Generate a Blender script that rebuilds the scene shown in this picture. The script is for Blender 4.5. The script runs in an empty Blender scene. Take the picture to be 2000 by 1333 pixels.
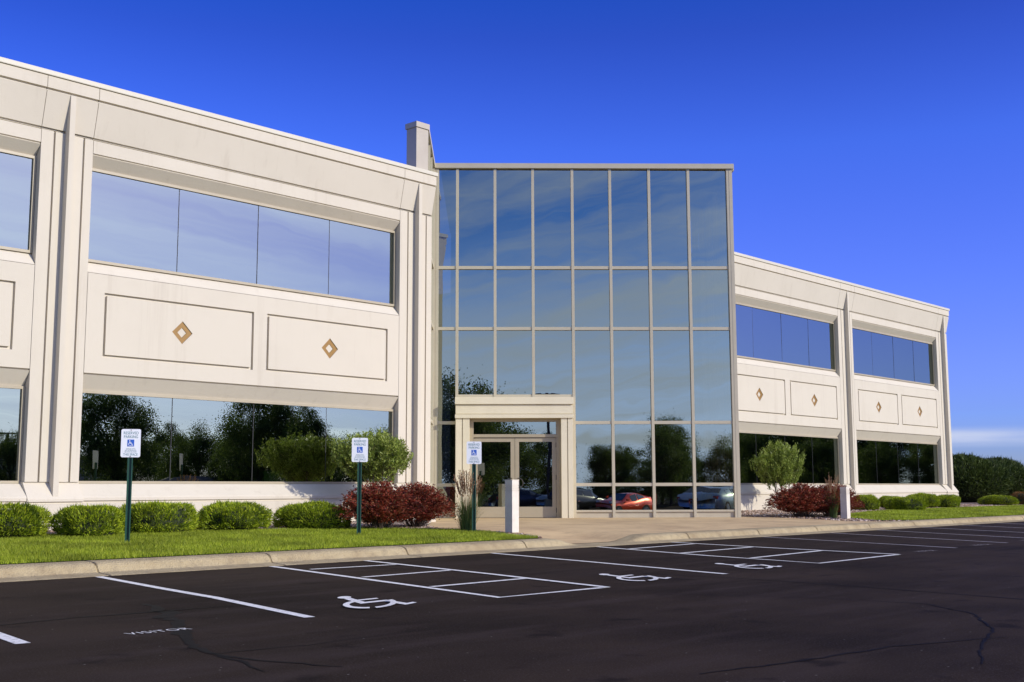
import bpy, bmesh, math, random
import numpy as np
from mathutils import Vector, Matrix
R = math.radians
random.seed(7); rng = np.random.default_rng(7)
scene = bpy.context.scene
col = scene.collection

# ------------------------------------------------------------------ camera
YAW, PITCH, ROLL = R(46.87), R(7.22), R(-0.164)
Fw = Vector((math.sin(YAW)*math.cos(PITCH), math.cos(YAW)*math.cos(PITCH), math.sin(PITCH)))
rr = Vector((math.cos(YAW), -math.sin(YAW), 0)); uu = rr.cross(Fw)
Rt = rr*math.cos(ROLL)+uu*math.sin(ROLL); Up = -rr*math.sin(ROLL)+uu*math.cos(ROLL)
cd = bpy.data.cameras.new('camera'); cam = bpy.data.objects.new('camera', cd); col.objects.link(cam)
M4 = Matrix((Rt, Up, -Fw)).transposed().to_4x4(); M4.translation = Vector((0, 0, 1.1))
cam.matrix_world = M4
cd.sensor_width = 36; cd.lens = 36*2282.6/2000; cd.clip_end = 5000; cd.clip_start = .1
scene.camera = cam

# ------------------------------------------------------------------ light
SUN_AZ, SUN_EL = R(180-18), R(25)          # azimuth from +Y towards +X
sdir = Vector((math.sin(SUN_AZ)*math.cos(SUN_EL), math.cos(SUN_AZ)*math.cos(SUN_EL), math.sin(SUN_EL)))
ld = bpy.data.lights.new('sun', 'SUN'); ld.energy = 3.85; ld.angle = R(.5); ld.color = (1, .935, .83)
sun = bpy.data.objects.new('sun', ld); col.objects.link(sun)
sun.rotation_euler = sdir.to_track_quat('Z', 'Y').to_euler(); sun.location = (0, -10, 40)
w = bpy.data.worlds.new('World'); scene.world = w; w.use_nodes = True
nt = w.node_tree; nt.nodes.clear()
def N(nt, t, **k):
    n = nt.nodes.new(t)
    for a, b in k.items():
        if a in n.inputs.keys() if hasattr(n, 'inputs') else False: n.inputs[a].default_value = b
        else: setattr(n, a, b)
    return n
L = lambda nt, a, b: nt.links.new(a, b)
sky = N(nt, 'ShaderNodeTexSky', sky_type='NISHITA', sun_disc=False, sun_elevation=SUN_EL, sun_rotation=SUN_AZ,
        altitude=200, air_density=1.0, dust_density=.35, ozone_density=3.0)
hs0 = N(nt, 'ShaderNodeHueSaturation'); hs0.inputs['Saturation'].default_value = 1.42; hs0.inputs['Hue'].default_value = .513
L(nt, sky.outputs[0], hs0.inputs['Color'])
# high thin cirrus, drawn on the sky directions
tc = N(nt, 'ShaderNodeTexCoord'); sp = N(nt, 'ShaderNodeSeparateXYZ'); L(nt, tc.outputs['Generated'], sp.inputs[0])
rp = N(nt, 'ShaderNodeValToRGB'); L(nt, sp.outputs['Z'], rp.inputs[0]); el_ = rp.color_ramp.elements
TINT = [(0, (.58,.72,1.75)), (.06, (.64,.73,1.8)), (.16, (1.3,.95,2.0)), (.28, (2.15,1.1,2.08)), (.37, (2.6,.80,1.62)), (.6, (2.0,.8,1.4)), (1, (1.6,.85,1.3))]
while len(el_) < len(TINT): el_.new(.5)
for e_, (p_, c_) in zip(el_, TINT): e_.position = p_
for e_, (p_, c_) in zip(el_, TINT): e_.color = (c_[0]/3, c_[1]/3, c_[2]/3, 1)
t3 = N(nt, 'ShaderNodeVectorMath', operation='SCALE'); L(nt, rp.outputs[0], t3.inputs[0]); t3.inputs['Scale'].default_value = 3
hs = N(nt, 'ShaderNodeVectorMath', operation='MULTIPLY'); L(nt, hs0.outputs[0], hs.inputs[0])
xm = N(nt, 'ShaderNodeMapRange', interpolation_type='SMOOTHSTEP'); L(nt, sp.outputs['X'], xm.inputs[0]); xm.inputs[1].default_value = .86; xm.inputs[2].default_value = .25; xm.inputs[3].default_value = .0
sth = N(nt, 'ShaderNodeMapRange', interpolation_type='SMOOTHSTEP'); L(nt, sp.outputs['Y'], sth.inputs[0]); sth.inputs[1].default_value = .1; sth.inputs[2].default_value = -.4
stm = N(nt, 'ShaderNodeMath', operation='MULTIPLY'); L(nt, sth.outputs[0], stm.inputs[0]); L(nt, xm.outputs[0], stm.inputs[1])
tmx = N(nt, 'ShaderNodeMix', data_type='RGBA'); L(nt, stm.outputs[0], tmx.inputs['Factor']); L(nt, t3.outputs[0], tmx.inputs['A']); tmx.inputs['B'].default_value = (1.25, 1.12, 1.75, 1)
L(nt, tmx.outputs['Result'], hs.inputs[1])
mz = N(nt, 'ShaderNodeMath', operation='MAXIMUM'); L(nt, sp.outputs['Z'], mz.inputs[0]); mz.inputs[1].default_value = .04
az = N(nt, 'ShaderNodeMath', operation='ADD'); L(nt, mz.outputs[0], az.inputs[0]); az.inputs[1].default_value = .10
dx = N(nt, 'ShaderNodeMath', operation='DIVIDE'); L(nt, sp.outputs['X'], dx.inputs[0]); L(nt, az.outputs[0], dx.inputs[1])
dy = N(nt, 'ShaderNodeMath', operation='DIVIDE'); L(nt, sp.outputs['Y'], dy.inputs[0]); L(nt, az.outputs[0], dy.inputs[1])
cb = N(nt, 'ShaderNodeCombineXYZ'); L(nt, dx.outputs[0], cb.inputs[0]); L(nt, dy.outputs[0], cb.inputs[1])
mp = N(nt, 'ShaderNodeMapping'); L(nt, cb.outputs[0], mp.inputs[0]); mp.inputs['Rotation'].default_value = (0, 0, R(38)); mp.inputs['Scale'].default_value = (.5, 2.6, 1)
no = N(nt, 'ShaderNodeTexNoise'); no.inputs['Scale'].default_value = .9; no.inputs['Detail'].default_value = 9; no.inputs['Roughness'].default_value = .62; no.inputs['Distortion'].default_value = .6
L(nt, mp.outputs[0], no.inputs['Vector'])
cr = N(nt, 'ShaderNodeMapRange'); L(nt, no.outputs['Fac'], cr.inputs[0]); cr.inputs[1].default_value = .40; cr.inputs[2].default_value = .70; cr.inputs[4].default_value = .80
# only over the southern half (behind the camera)
sm = N(nt, 'ShaderNodeMapRange'); L(nt, sp.outputs['Y'], sm.inputs[0]); sm.inputs[1].default_value = .05; sm.inputs[2].default_value = -.3; sm.interpolation_type = 'SMOOTHSTEP'
sx = N(nt, 'ShaderNodeMath', operation='MULTIPLY'); L(nt, sm.outputs[0], sx.inputs[0]); L(nt, xm.outputs[0], sx.inputs[1]); sm = sx
fm = N(nt, 'ShaderNodeMath', operation='MULTIPLY'); L(nt, cr.outputs[0], fm.inputs[0]); L(nt, sm.outputs[0], fm.inputs[1])
# low bank of cloud on the eastern horizon
mp2 = N(nt, 'ShaderNodeMapping'); L(nt, tc.outputs['Generated'], mp2.inputs[0]); mp2.inputs['Scale'].default_value = (3, 3, 40)
no2 = N(nt, 'ShaderNodeTexNoise'); no2.inputs['Scale'].default_value = 1.3; no2.inputs['Detail'].default_value = 7
L(nt, mp2.outputs[0], no2.inputs['Vector'])
c2 = N(nt, 'ShaderNodeMapRange'); L(nt, no2.outputs['Fac'], c2.inputs[0]); c2.inputs[1].default_value = .30; c2.inputs[2].default_value = .55; c2.inputs[4].default_value = .9
b1 = N(nt, 'ShaderNodeMapRange', interpolation_type='SMOOTHSTEP'); L(nt, sp.outputs['Z'], b1.inputs[0]); b1.inputs[1].default_value = .030; b1.inputs[2].default_value = .038
b2 = N(nt, 'ShaderNodeMapRange', interpolation_type='SMOOTHSTEP'); L(nt, sp.outputs['Z'], b2.inputs[0]); b2.inputs[1].default_value = .050; b2.inputs[2].default_value = .041
b3 = N(nt, 'ShaderNodeMath', operation='MULTIPLY'); L(nt, b1.outputs[0], b3.inputs[0]); L(nt, b2.outputs[0], b3.inputs[1])
b4 = N(nt, 'ShaderNodeMath', operation='MULTIPLY'); L(nt, b3.outputs[0], b4.inputs[0]); L(nt, c2.outputs[0], b4.inputs[1])
fa = N(nt, 'ShaderNodeMath', operation='MAXIMUM'); L(nt, fm.outputs[0], fa.inputs[0]); L(nt, b4.outputs[0], fa.inputs[1])
mx = N(nt, 'ShaderNodeMix', data_type='RGBA'); L(nt, fa.outputs[0], mx.inputs['Factor']); 
hz = N(nt, 'ShaderNodeMapRange', interpolation_type='SMOOTHSTEP'); L(nt, sp.outputs['Z'], hz.inputs[0]); hz.inputs[1].default_value = .26; hz.inputs[2].default_value = .0; hz.inputs[4].default_value = .85
hm_ = N(nt, 'ShaderNodeMath', operation='MULTIPLY'); L(nt, hz.outputs[0], hm_.inputs[0]); L(nt, sm.outputs[0], hm_.inputs[1])
hx_ = N(nt, 'ShaderNodeMix', data_type='RGBA'); L(nt, hm_.outputs[0], hx_.inputs['Factor']); L(nt, hs.outputs[0], hx_.inputs['A']); hx_.inputs['B'].default_value = (6.9, 8.9, 15.5, 1)
L(nt, hx_.outputs['Result'], mx.inputs['A']); 
dt = N(nt, 'ShaderNodeVectorMath', operation='DOT_PRODUCT'); L(nt, tc.outputs['Generated'], dt.inputs[0]); dt.inputs[1].default_value = tuple(sdir)
ds = N(nt, 'ShaderNodeMapRange', interpolation_type='SMOOTHSTEP'); L(nt, dt.outputs['Value'], ds.inputs[0]); ds.inputs[1].default_value = .55; ds.inputs[2].default_value = 1.0; ds.inputs[3].default_value = .9; ds.inputs[4].default_value = 2.6
cc = N(nt, 'ShaderNodeVectorMath', operation='SCALE'); cc.inputs[0].default_value = (6.3, 7.0, 9.2); L(nt, ds.outputs[0], cc.inputs['Scale']); L(nt, cc.outputs[0], mx.inputs['B'])
veil = N(nt, 'ShaderNodeMapRange', interpolation_type='SMOOTHSTEP'); L(nt, dt.outputs['Value'], veil.inputs[0]); veil.inputs[1].default_value = .72; veil.inputs[2].default_value = 1.0; veil.inputs[4].default_value = .42
va = N(nt, 'ShaderNodeMath', operation='MAXIMUM'); L(nt, fa.outputs[0], va.inputs[0]); 
vn = N(nt, 'ShaderNodeMapRange'); L(nt, no.outputs['Fac'], vn.inputs[0]); vn.inputs[1].default_value = .32; vn.inputs[2].default_value = .68; vn.inputs[3].default_value = .45; vn.inputs[4].default_value = 1.35
vm = N(nt, 'ShaderNodeMath', operation='MULTIPLY'); L(nt, veil.outputs[0], vm.inputs[0]); L(nt, vn.outputs[0], vm.inputs[1]); L(nt, vm.outputs[0], va.inputs[1]); L(nt, va.outputs[0], mx.inputs['Factor'])
bg = N(nt, 'ShaderNodeBackground'); L(nt, mx.outputs['Result'], bg.inputs[0]); bg.inputs[1].default_value = .105
wo = N(nt, 'ShaderNodeOutputWorld'); L(nt, bg.outputs[0], wo.inputs[0])
scene.view_settings.view_transform = 'Standard'; scene.view_settings.look = 'None'
scene.view_settings.exposure = 0.0; scene.view_settings.gamma = 1

# ------------------------------------------------------------------ materials
MATS = {}
def mat(name, base, rough=.7, metal=0, spec=.5, noise=None, bump=None, coat=0):
    """noise=(scale, second colour, lo, hi), bump=(scale, strength, distance)"""
    m = bpy.data.materials.new(name); m.use_nodes = True; nt = m.node_tree; b = nt.nodes['Principled BSDF']
    b.inputs['Base Color'].default_value = (*base, 1); b.inputs['Roughness'].default_value = rough
    b.inputs['Metallic'].default_value = metal; b.inputs['Specular IOR Level'].default_value = spec; b.inputs['Coat Weight'].default_value = coat
    g = N(nt, 'ShaderNodeNewGeometry')
    if noise:
        n = N(nt, 'ShaderNodeTexNoise'); n.inputs['Scale'].default_value = noise[0]; n.inputs['Detail'].default_value = 8; n.inputs['Roughness'].default_value = .65
        L(nt, g.outputs['Position'], n.inputs['Vector'])
        r = N(nt, 'ShaderNodeMapRange'); L(nt, n.outputs['Fac'], r.inputs[0]); r.inputs[1].default_value = noise[2]; r.inputs[2].default_value = noise[3]
        x = N(nt, 'ShaderNodeMix', data_type='RGBA'); L(nt, r.outputs[0], x.inputs['Factor']); x.inputs['A'].default_value = (*base, 1); x.inputs['B'].default_value = (*noise[1], 1)
        L(nt, x.outputs['Result'], b.inputs['Base Color'])
    if bump:
        n = N(nt, 'ShaderNodeTexNoise'); n.inputs['Scale'].default_value = bump[0]; n.inputs['Detail'].default_value = 6
        L(nt, g.outputs['Position'], n.inputs['Vector'])
        bu = N(nt, 'ShaderNodeBump'); bu.inputs['Strength'].default_value = bump[1]; bu.inputs['Distance'].default_value = bump[2]
        L(nt, n.outputs['Fac'], bu.inputs['Height']); L(nt, bu.outputs[0], b.inputs['Normal'])
    MATS[name] = m
    return m
precast = mat('precast', (.635, .578, .458), .85, spec=.2, noise=(.7, (.595, .54, .425), .45, .8), bump=(60, .25, .01))
def streaks(m, amount=.12, sc=(2.2, 2.2, .10), lo=.55, hi=.80, colour=(.40, .34, .25)):
    nt = m.node_tree; b = nt.nodes['Principled BSDF']; src = b.inputs['Base Color'].links[0].from_socket
    g = N(nt, 'ShaderNodeNewGeometry'); mp = N(nt, 'ShaderNodeMapping'); L(nt, g.outputs['Position'], mp.inputs[0]); mp.inputs['Scale'].default_value = sc
    n = N(nt, 'ShaderNodeTexNoise'); n.inputs['Scale'].default_value = 2.2; n.inputs['Detail'].default_value = 8; n.inputs['Roughness'].default_value = .7; L(nt, mp.outputs[0], n.inputs['Vector'])
    r = N(nt, 'ShaderNodeMapRange'); L(nt, n.outputs['Fac'], r.inputs[0]); r.inputs[1].default_value = lo; r.inputs[2].default_value = hi; r.inputs[4].default_value = amount*3
    x = N(nt, 'ShaderNodeMix', data_type='RGBA'); L(nt, r.outputs[0], x.inputs['Factor']); L(nt, src, x.inputs['A']); x.inputs['B'].default_value = (*colour, 1); L(nt, x.outputs['Result'], b.inputs['Base Color'])
streaks(precast)
portalm = mat('portal_precast', (.82, .74, .53), .85, spec=.2, noise=(1.2, (.74, .66, .46), .45, .8), bump=(60, .25, .01))
coping = mat('coping_metal', (.64, .60, .48), .5, spec=.3, noise=(.5, (.60, .56, .44), .4, .7))
bronze = mat('champagne_metal', (.43, .37, .25), .42, spec=.5, noise=(1.5, (.38, .325, .215), .4, .7))
bronze_l = mat('light_champagne_metal', (.54, .485, .35), .5, spec=.5, noise=(2, (.50, .445, .32), .4, .7))
gasket = mat('black_gasket', (.02, .02, .02), .6)
pylonm = mat('pylon_panel', (.47, .42, .335), .5, spec=.4, noise=(2, (.43, .38, .30), .4, .7))
gold = mat('gold_paint', (.32, .175, .035), .45, spec=.4, noise=(9, (.27, .145, .028), .4, .7))
inner = mat('office_interior', (.16, .145, .125), .9, noise=(1.2, (.10, .09, .08), .4, .6))
roofm = mat('roof_membrane', (.35, .34, .33), .9, noise=(.8, (.25, .24, .24), .4, .6))
greenpost = mat('green_post', (.022, .085, .055), .38, spec=.5, noise=(14, (.03, .07, .05), .4, .7))
signwhite = mat('sign_white', (.86, .87, .88), .35)
signblue = mat('sign_blue', (.03, .12, .52), .4)
signgreen = mat('sign_legend', (.06, .20, .22), .5)
bollw = mat('bollard_paint', (.74, .68, .56), .6, noise=(5, (.64, .58, .48), .45, .75), bump=(80, .15, .004))
conc = mat('kerb_concrete', (.48, .39, .225), .9, spec=.2, noise=(1.6, (.34, .26, .145), .42, .7), bump=(45, .9, .03))
streaks(conc, .2, (3, 3, 3), .5, .75, (.20, .16, .11))
walkm = mat('walk_concrete', (.64, .47, .25), .9, spec=.2, noise=(.9, (.48, .34, .185), .40, .66), bump=(50, .4, .01))
streaks(walkm, .16, (.8, 3.2, 1), .5, .75, (.30, .215, .13))
soil = mat('bed_soil', (.16, .10, .07), .95, noise=(7, (.30, .24, .19), .45, .6), bump=(25, .8, .04))
bark = mat('bark', (.12, .085, .06), .9, noise=(20, (.06, .045, .035), .4, .6), bump=(40, .6, .01))
far_ground = mat('field_grass', (.075, .12, .02), .95, noise=(.6, (.05, .085, .018), .4, .6))
tyre = mat('tyre_rubber', (.015, .015, .015), .8)
rimm = mat('alloy', (.55, .55, .56), .25, metal=1)
carglass = mat('car_glass', (.01, .012, .014), .05, spec=1.0)
redlens = mat('red_lens', (.35, .01, .01), .15)
clearlens = mat('clear_lens', (.7, .7, .72), .1)
darkmetal = mat('dark_bronze_pole', (.035, .03, .028), .5)
roofshingle = mat('grey_shingle', (.12, .12, .13), .9, noise=(3, (.08, .08, .09), .4, .6))
sidingm = mat('pale_siding', (.5, .47, .42), .8)

def foliage(name, c1, c2, c3, trans=.3, rough=.55, ns=3.0, lo=.75, hi=1.25):
    m = bpy.data.materials.new(name); m.use_nodes = True; nt = m.node_tree; b = nt.nodes['Principled BSDF']
    g = N(nt, 'ShaderNodeNewGeometry'); r = N(nt, 'ShaderNodeValToRGB'); L(nt, g.outputs['Random Per Island'], r.inputs[0])
    e = r.color_ramp.elements; e[0].color = (*c1, 1); e[1].color = (*c3, 1); k = e.new(.5); k.color = (*c2, 1)
    n = N(nt, 'ShaderNodeTexNoise'); n.inputs['Scale'].default_value = ns; n.inputs['Detail'].default_value = 4; L(nt, g.outputs['Position'], n.inputs['Vector'])
    mr = N(nt, 'ShaderNodeMapRange'); L(nt, n.outputs['Fac'], mr.inputs[0]); mr.inputs[1].default_value = .3; mr.inputs[2].default_value = .7; mr.inputs[3].default_value = lo; mr.inputs[4].default_value = hi
    mu = N(nt, 'ShaderNodeVectorMath', operation='SCALE'); L(nt, r.outputs[0], mu.inputs[0]); L(nt, mr.outputs[0], mu.inputs['Scale'])
    L(nt, mu.outputs[0], b.inputs['Base Color']); b.inputs['Roughness'].default_value = rough; b.inputs['Specular IOR Level'].default_value = .3
    t = N(nt, 'ShaderNodeBsdfTranslucent'); L(nt, mu.outputs[0], t.inputs[0])
    s = N(nt, 'ShaderNodeMixShader'); s.inputs[0].default_value = trans; L(nt, b.outputs[0], s.inputs[1]); L(nt, t.outputs[0], s.inputs[2])
    L(nt, s.outputs[0], nt.nodes['Material Output'].inputs[0])
    return m
yewm = foliage('yew_needles', (.08, .12, .006), (.23, .32, .012), (.50, .56, .03), .25)
barbm = foliage('barberry_leaves', (.12, .018, .011), (.29, .045, .022), (.20, .10, .04), .3)
willm = foliage('small_tree_leaves', (.11, .16, .02), (.26, .34, .05), (.42, .48, .12), .35, .4)
hedgem = foliage('hedge_leaves', (.02, .035, .006), (.05, .08, .014), (.13, .17, .04), .3)
treem = foliage('far_tree_leaves', (.035, .06, .010), (.08, .125, .02), (.17, .22, .04), .5)
orangem = foliage('orange_shrub_leaves', (.12, .10, .02), (.22, .12, .03), (.25, .07, .02), .3)
bladem = foliage('ornamental_grass_blades', (.05, .09, .02), (.09, .14, .035), (.16, .20, .07), .3)
plumem = foliage('grass_plumes', (.28, .15, .07), (.36, .21, .11), (.42, .29, .17), .3)
grassm = foliage('lawn_blades', (.23, .30, .02), (.33, .41, .022), (.46, .50, .05), .35, ns=1.1, lo=.55, hi=1.25)
lawnbase = mat('lawn_base', (.17, .23, .012), .95, spec=.1, noise=(2.2, (.12, .17, .01), .4, .7), bump=(90, .8, .03))
stonem = foliage('gravel_stones', (.20, .12, .075), (.33, .22, .15), (.62, .52, .44), 0, .8)

def glass_mat(name, ior=4.6, tint=(.87, .95, .77), through=.42, wob=.0028):
    m = bpy.data.materials.new(name); m.use_nodes = True; nt = m.node_tree; nt.nodes.clear()
    o = N(nt, 'ShaderNodeOutputMaterial'); g = N(nt, 'ShaderNodeNewGeometry')
    n = N(nt, 'ShaderNodeTexNoise'); n.inputs['Scale'].default_value = .8; n.inputs['Detail'].default_value = 1.5
    L(nt, g.outputs['Position'], n.inputs['Vector'])
    bu = N(nt, 'ShaderNodeBump'); bu.inputs['Strength'].default_value = 1; bu.inputs['Distance'].default_value = wob; L(nt, n.outputs['Fac'], bu.inputs['Height'])
    fr = N(nt, 'ShaderNodeFresnel'); fr.inputs['IOR'].default_value = ior
    gl = N(nt, 'ShaderNodeBsdfGlossy'); gl.inputs['Roughness'].default_value = 0; gl.inputs['Color'].default_value = (*tint, 1); L(nt, bu.outputs[0], gl.inputs['Normal'])
    tr = N(nt, 'ShaderNodeBsdfTransparent'); tr.inputs[0].default_value = (through, through*.97, through*.92, 1)
    # the fresnel node inverts its IOR behind a surface, so feed it the front side only
    bf = N(nt, 'ShaderNodeMath', operation='SUBTRACT'); bf.inputs[0].default_value = 1; L(nt, g.outputs['Backfacing'], bf.inputs[1])
    mu = N(nt, 'ShaderNodeMath', operation='MULTIPLY'); L(nt, fr.outputs[0], mu.inputs[0]); L(nt, bf.outputs[0], mu.inputs[1])
    s = N(nt, 'ShaderNodeMixShader'); L(nt, mu.outputs[0], s.inputs[0]); L(nt, tr.outputs[0], s.inputs[1]); L(nt, gl.outputs[0], s.inputs[2])
    L(nt, s.outputs[0], o.inputs[0]); return m
glass = glass_mat('tinted_reflective_glass')

def asphalt_mat():
    m = bpy.data.materials.new('sealed_asphalt'); m.use_nodes = True; nt = m.node_tree; b = nt.nodes['Principled BSDF']
    g = N(nt, 'ShaderNodeNewGeometry')
    def noise(sc, det=6, vec=None, rough=.6):
        n = N(nt, 'ShaderNodeTexNoise'); n.inputs['Scale'].default_value = sc; n.inputs['Detail'].default_value = det; n.inputs['Roughness'].default_value = rough
        L(nt, vec or g.outputs['Position'], n.inputs['Vector']); return n.outputs['Fac']
    def rng_(f, a, b_, c=0, d=1):
        r = N(nt, 'ShaderNodeMapRange'); L(nt, f, r.inputs[0]); r.inputs[1].default_value = a; r.inputs[2].default_value = b_; r.inputs[3].default_value = c; r.inputs[4].default_value = d; return r.outputs[0]
    def mix(f, a, c):
        x = N(nt, 'ShaderNodeMix', data_type='RGBA'); L(nt, f, x.inputs['Factor'])
        (L(nt, a, x.inputs['A']) if not isinstance(a, tuple) else setattr(x.inputs['A'], 'default_value', (*a, 1)))
        x.inputs['B'].default_value = (*c, 1); return x.outputs['Result']
    c = mix(rng_(noise(.35, 6), .38, .62), (.016, .0100, .0058), (.036, .0235, .0150))
    mp = N(nt, 'ShaderNodeMapping'); L(nt, g.outputs['Position'], mp.inputs[0]); mp.inputs['Scale'].default_value = (.25, 1.6, 1); mp.inputs['Rotation'].default_value = (0, 0, R(12))
    c = mix(rng_(noise(1.3, 8, mp.outputs[0]), .48, .72, 0, .8), c, (.046, .032, .026))     # squeegee drag of the sealer
    c = mix(rng_(noise(70, 3), .55, .70, 0, 1), c, (.070, .055, .047))                   # aggregate
    c = mix(rng_(noise(1.7, 5), .60, .70, 0, .75), c, (.010, .0065, .005))                # oil and tyre grime
    v = N(nt, 'ShaderNodeTexVoronoi'); v.inputs['Scale'].default_value = 5; L(nt, g.outputs['Position'], v.inputs['Vector'])
    c = mix(rng_(v.outputs['Distance'], .045, .03), c, (.20, .18, .16))                 # stray grit
    L(nt, c, b.inputs['Base Color']); b.inputs['Roughness'].default_value = .85; b.inputs['Specular IOR Level'].default_value = .06
    bu = N(nt, 'ShaderNodeBump'); bu.inputs['Strength'].default_value = .5; bu.inputs['Distance'].default_value = .006
    L(nt, noise(120, 3), bu.inputs['Height']); L(nt, bu.outputs[0], b.inputs['Normal'])
    return m
asphalt = asphalt_mat()
crackm = mat('crack_sealant', (.004, .0025, .002), .75, spec=.1, noise=(8, (.012, .008, .006), .5, .7))
paintm = mat('marking_paint', (.88, .86, .78), .7, noise=(18, (.34, .31, .28), .50, .72))
paintold = mat('worn_marking_paint', (.42, .38, .37), .75, noise=(14, (.20, .17, .165), .46, .66))

# ------------------------------------------------------------------ mesh helpers
def mesh(name, V, Fc, m, parent=None, smooth=False, mats=None, fm=None):
    me = bpy.data.meshes.new(name); me.from_pydata([tuple(v) for v in V], [], Fc); me.update()
    for q in (mats or [m]): me.materials.append(q)
    if fm:
        for p, i in zip(me.polygons, fm): p.material_index = i
    if smooth: me.polygons.foreach_set('use_smooth', [True]*len(me.polygons))
    o = bpy.data.objects.new(name, me); col.objects.link(o)
    if parent: o.parent = parent
    return o
def fast(name, V, Fc, m, parent=None):
    """V (n,3), Fc (k,3|4) numpy"""
    me = bpy.data.meshes.new(name); V = np.asarray(V, np.float32); Fc = np.asarray(Fc, np.int32); k = Fc.shape[1]
    me.vertices.add(len(V)); me.vertices.foreach_set('co', V.ravel())
    me.loops.add(Fc.size); me.loops.foreach_set('vertex_index', Fc.ravel())
    me.polygons.add(len(Fc)); me.polygons.foreach_set('loop_start', np.arange(0, Fc.size, k, dtype=np.int32))
    me.polygons.foreach_set('loop_total', np.full(len(Fc), k, np.int32))
    me.update(calc_edges=True); me.materials.append(m)
    o = bpy.data.objects.new(name, me); col.objects.link(o)
    if parent: o.parent = parent
    return o
class MB:
    def __init__(s): s.V = []; s.F = []
    def add(s, V, F_): n = len(s.V); s.V += [tuple(v) for v in V]; s.F += [tuple(i+n for i in f) for f in F_]; return s
    def box(s, x0, x1, y0, y1, z0, z1):
        x0, x1 = min(x0, x1), max(x0, x1); y0, y1 = min(y0, y1), max(y0, y1); z0, z1 = min(z0, z1), max(z0, z1)
        return s.add([(x0,y0,z0),(x1,y0,z0),(x1,y1,z0),(x0,y1,z0),(x0,y0,z1),(x1,y0,z1),(x1,y1,z1),(x0,y1,z1)],
              [(0,3,2,1),(4,5,6,7),(0,1,5,4),(1,2,6,5),(2,3,7,6),(3,0,4,7)])
    def prof(s, P, x0, x1):
        """closed outline P of (y, z), ordered so that the front goes upwards, extruded along x"""
        n = len(P)
        V = [(x0, y, z) for y, z in P]+[(x1, y, z) for y, z in P]
        F_ = [(i, i+n, (i+1) % n+n, (i+1) % n) for i in range(n)]+[tuple(range(n)), tuple(range(2*n-1, n-1, -1))]
        return s.add(V, F_)
    def relief(s, xs, zs, f, y0):
        """front sheet at y0 with cells sunk by f(i, j); side walls between cells of different depth"""
        D = [[f(i, j) for j in range(len(zs)-1)] for i in range(len(xs)-1)]
        for i in range(len(xs)-1):
            for j in range(len(zs)-1):
                d = D[i][j]
                if d is None: continue
                y = y0+d
                s.add([(xs[i],y,zs[j]),(xs[i+1],y,zs[j]),(xs[i+1],y,zs[j+1]),(xs[i],y,zs[j+1])], [(0,1,2,3)])
                if i+1 < len(xs)-1 and D[i+1][j] is not None and D[i+1][j] != d:
                    e = y0+D[i+1][j]; s.add([(xs[i+1],y,zs[j]),(xs[i+1],e,zs[j]),(xs[i+1],e,zs[j+1]),(xs[i+1],y,zs[j+1])], [(0,1,2,3)])
                if j+1 < len(zs)-1 and D[i][j+1] is not None and D[i][j+1] != d:
                    e = y0+D[i][j+1]; s.add([(xs[i],y,zs[j+1]),(xs[i+1],y,zs[j+1]),(xs[i+1],e,zs[j+1]),(xs[i],e,zs[j+1])], [(0,1,2,3)])
        return s
    def cyl(s, a, b, r0, r1=None, n=10, caps=True):
        a, b = Vector(a), Vector(b); r1 = r0 if r1 is None else r1
        d = (b-a).normalized(); u = d.orthogonal().normalized(); v = d.cross(u)
        V = [a+(u*math.cos(t)+v*math.sin(t))*r0 for t in [2*math.pi*i/n for i in range(n)]]+[b+(u*math.cos(t)+v*math.sin(t))*r1 for t in [2*math.pi*i/n for i in range(n)]]
        F_ = [(i, (i+1) % n, (i+1) % n+n, i+n) for i in range(n)]
        if caps: F_ += [tuple(range(n-1, -1, -1)), tuple(range(n, 2*n))]
        return s.add(V, F_)
    def tube(s, pts, rad, n=7):
        for i in range(len(pts)-1):
            s.cyl(pts[i], pts[i+1], rad[i] if isinstance(rad, list) else rad, rad[i+1] if isinstance(rad, list) else rad, n)
        return s
    def build(s, name, m, parent=None, smooth=False): return mesh(name, s.V, s.F, m, parent, smooth)
def empty(name, loc=(0, 0, 0), rz=0, parent=None):
    o = bpy.data.objects.new(name, None); col.objects.link(o); o.location = loc; o.rotation_euler = (0, 0, rz); o.empty_display_size = .3
    if parent: o.parent = parent
    return o
def tag(o, label=None, cat=None, group=None, kind=None):
    if label: o['label'] = label
    if cat: o['category'] = cat
    if group: o['group'] = group
    if kind: o['kind'] = kind
    return o
def copy_tree(o, parent=None):
    c = o.copy(); col.objects.link(c); c.parent = parent
    for ch in [x for x in list(o.children)]: copy_tree(ch, c)
    return c
def sheet(name, poly, zf, m, kind='structure', xcuts=(), ycuts=()):
    bm = bmesh.new(); f = bm.faces.new([bm.verts.new((x, y, 0)) for x, y in poly])
    if f.normal.z < 0 or f.calc_area() and sum((poly[i][0]*poly[(i+1) % len(poly)][1]-poly[(i+1) % len(poly)][0]*poly[i][1]) for i in range(len(poly))) < 0: bmesh.ops.reverse_faces(bm, faces=bm.faces)
    for c in ycuts: bmesh.ops.bisect_plane(bm, geom=bm.verts[:]+bm.edges[:]+bm.faces[:], plane_co=(0, c, 0), plane_no=(0, 1, 0))
    for c in xcuts: bmesh.ops.bisect_plane(bm, geom=bm.verts[:]+bm.edges[:]+bm.faces[:], plane_co=(c, 0, 0), plane_no=(1, 0, 0))
    bmesh.ops.triangulate(bm, faces=bm.faces)
    for v in bm.verts: v.co.z = zf(v.co.x, v.co.y)
    me = bpy.data.meshes.new(name); bm.to_mesh(me); bm.free(); me.materials.append(m)
    o = bpy.data.objects.new(name, me); col.objects.link(o); tag(o, kind=kind); return o

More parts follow.
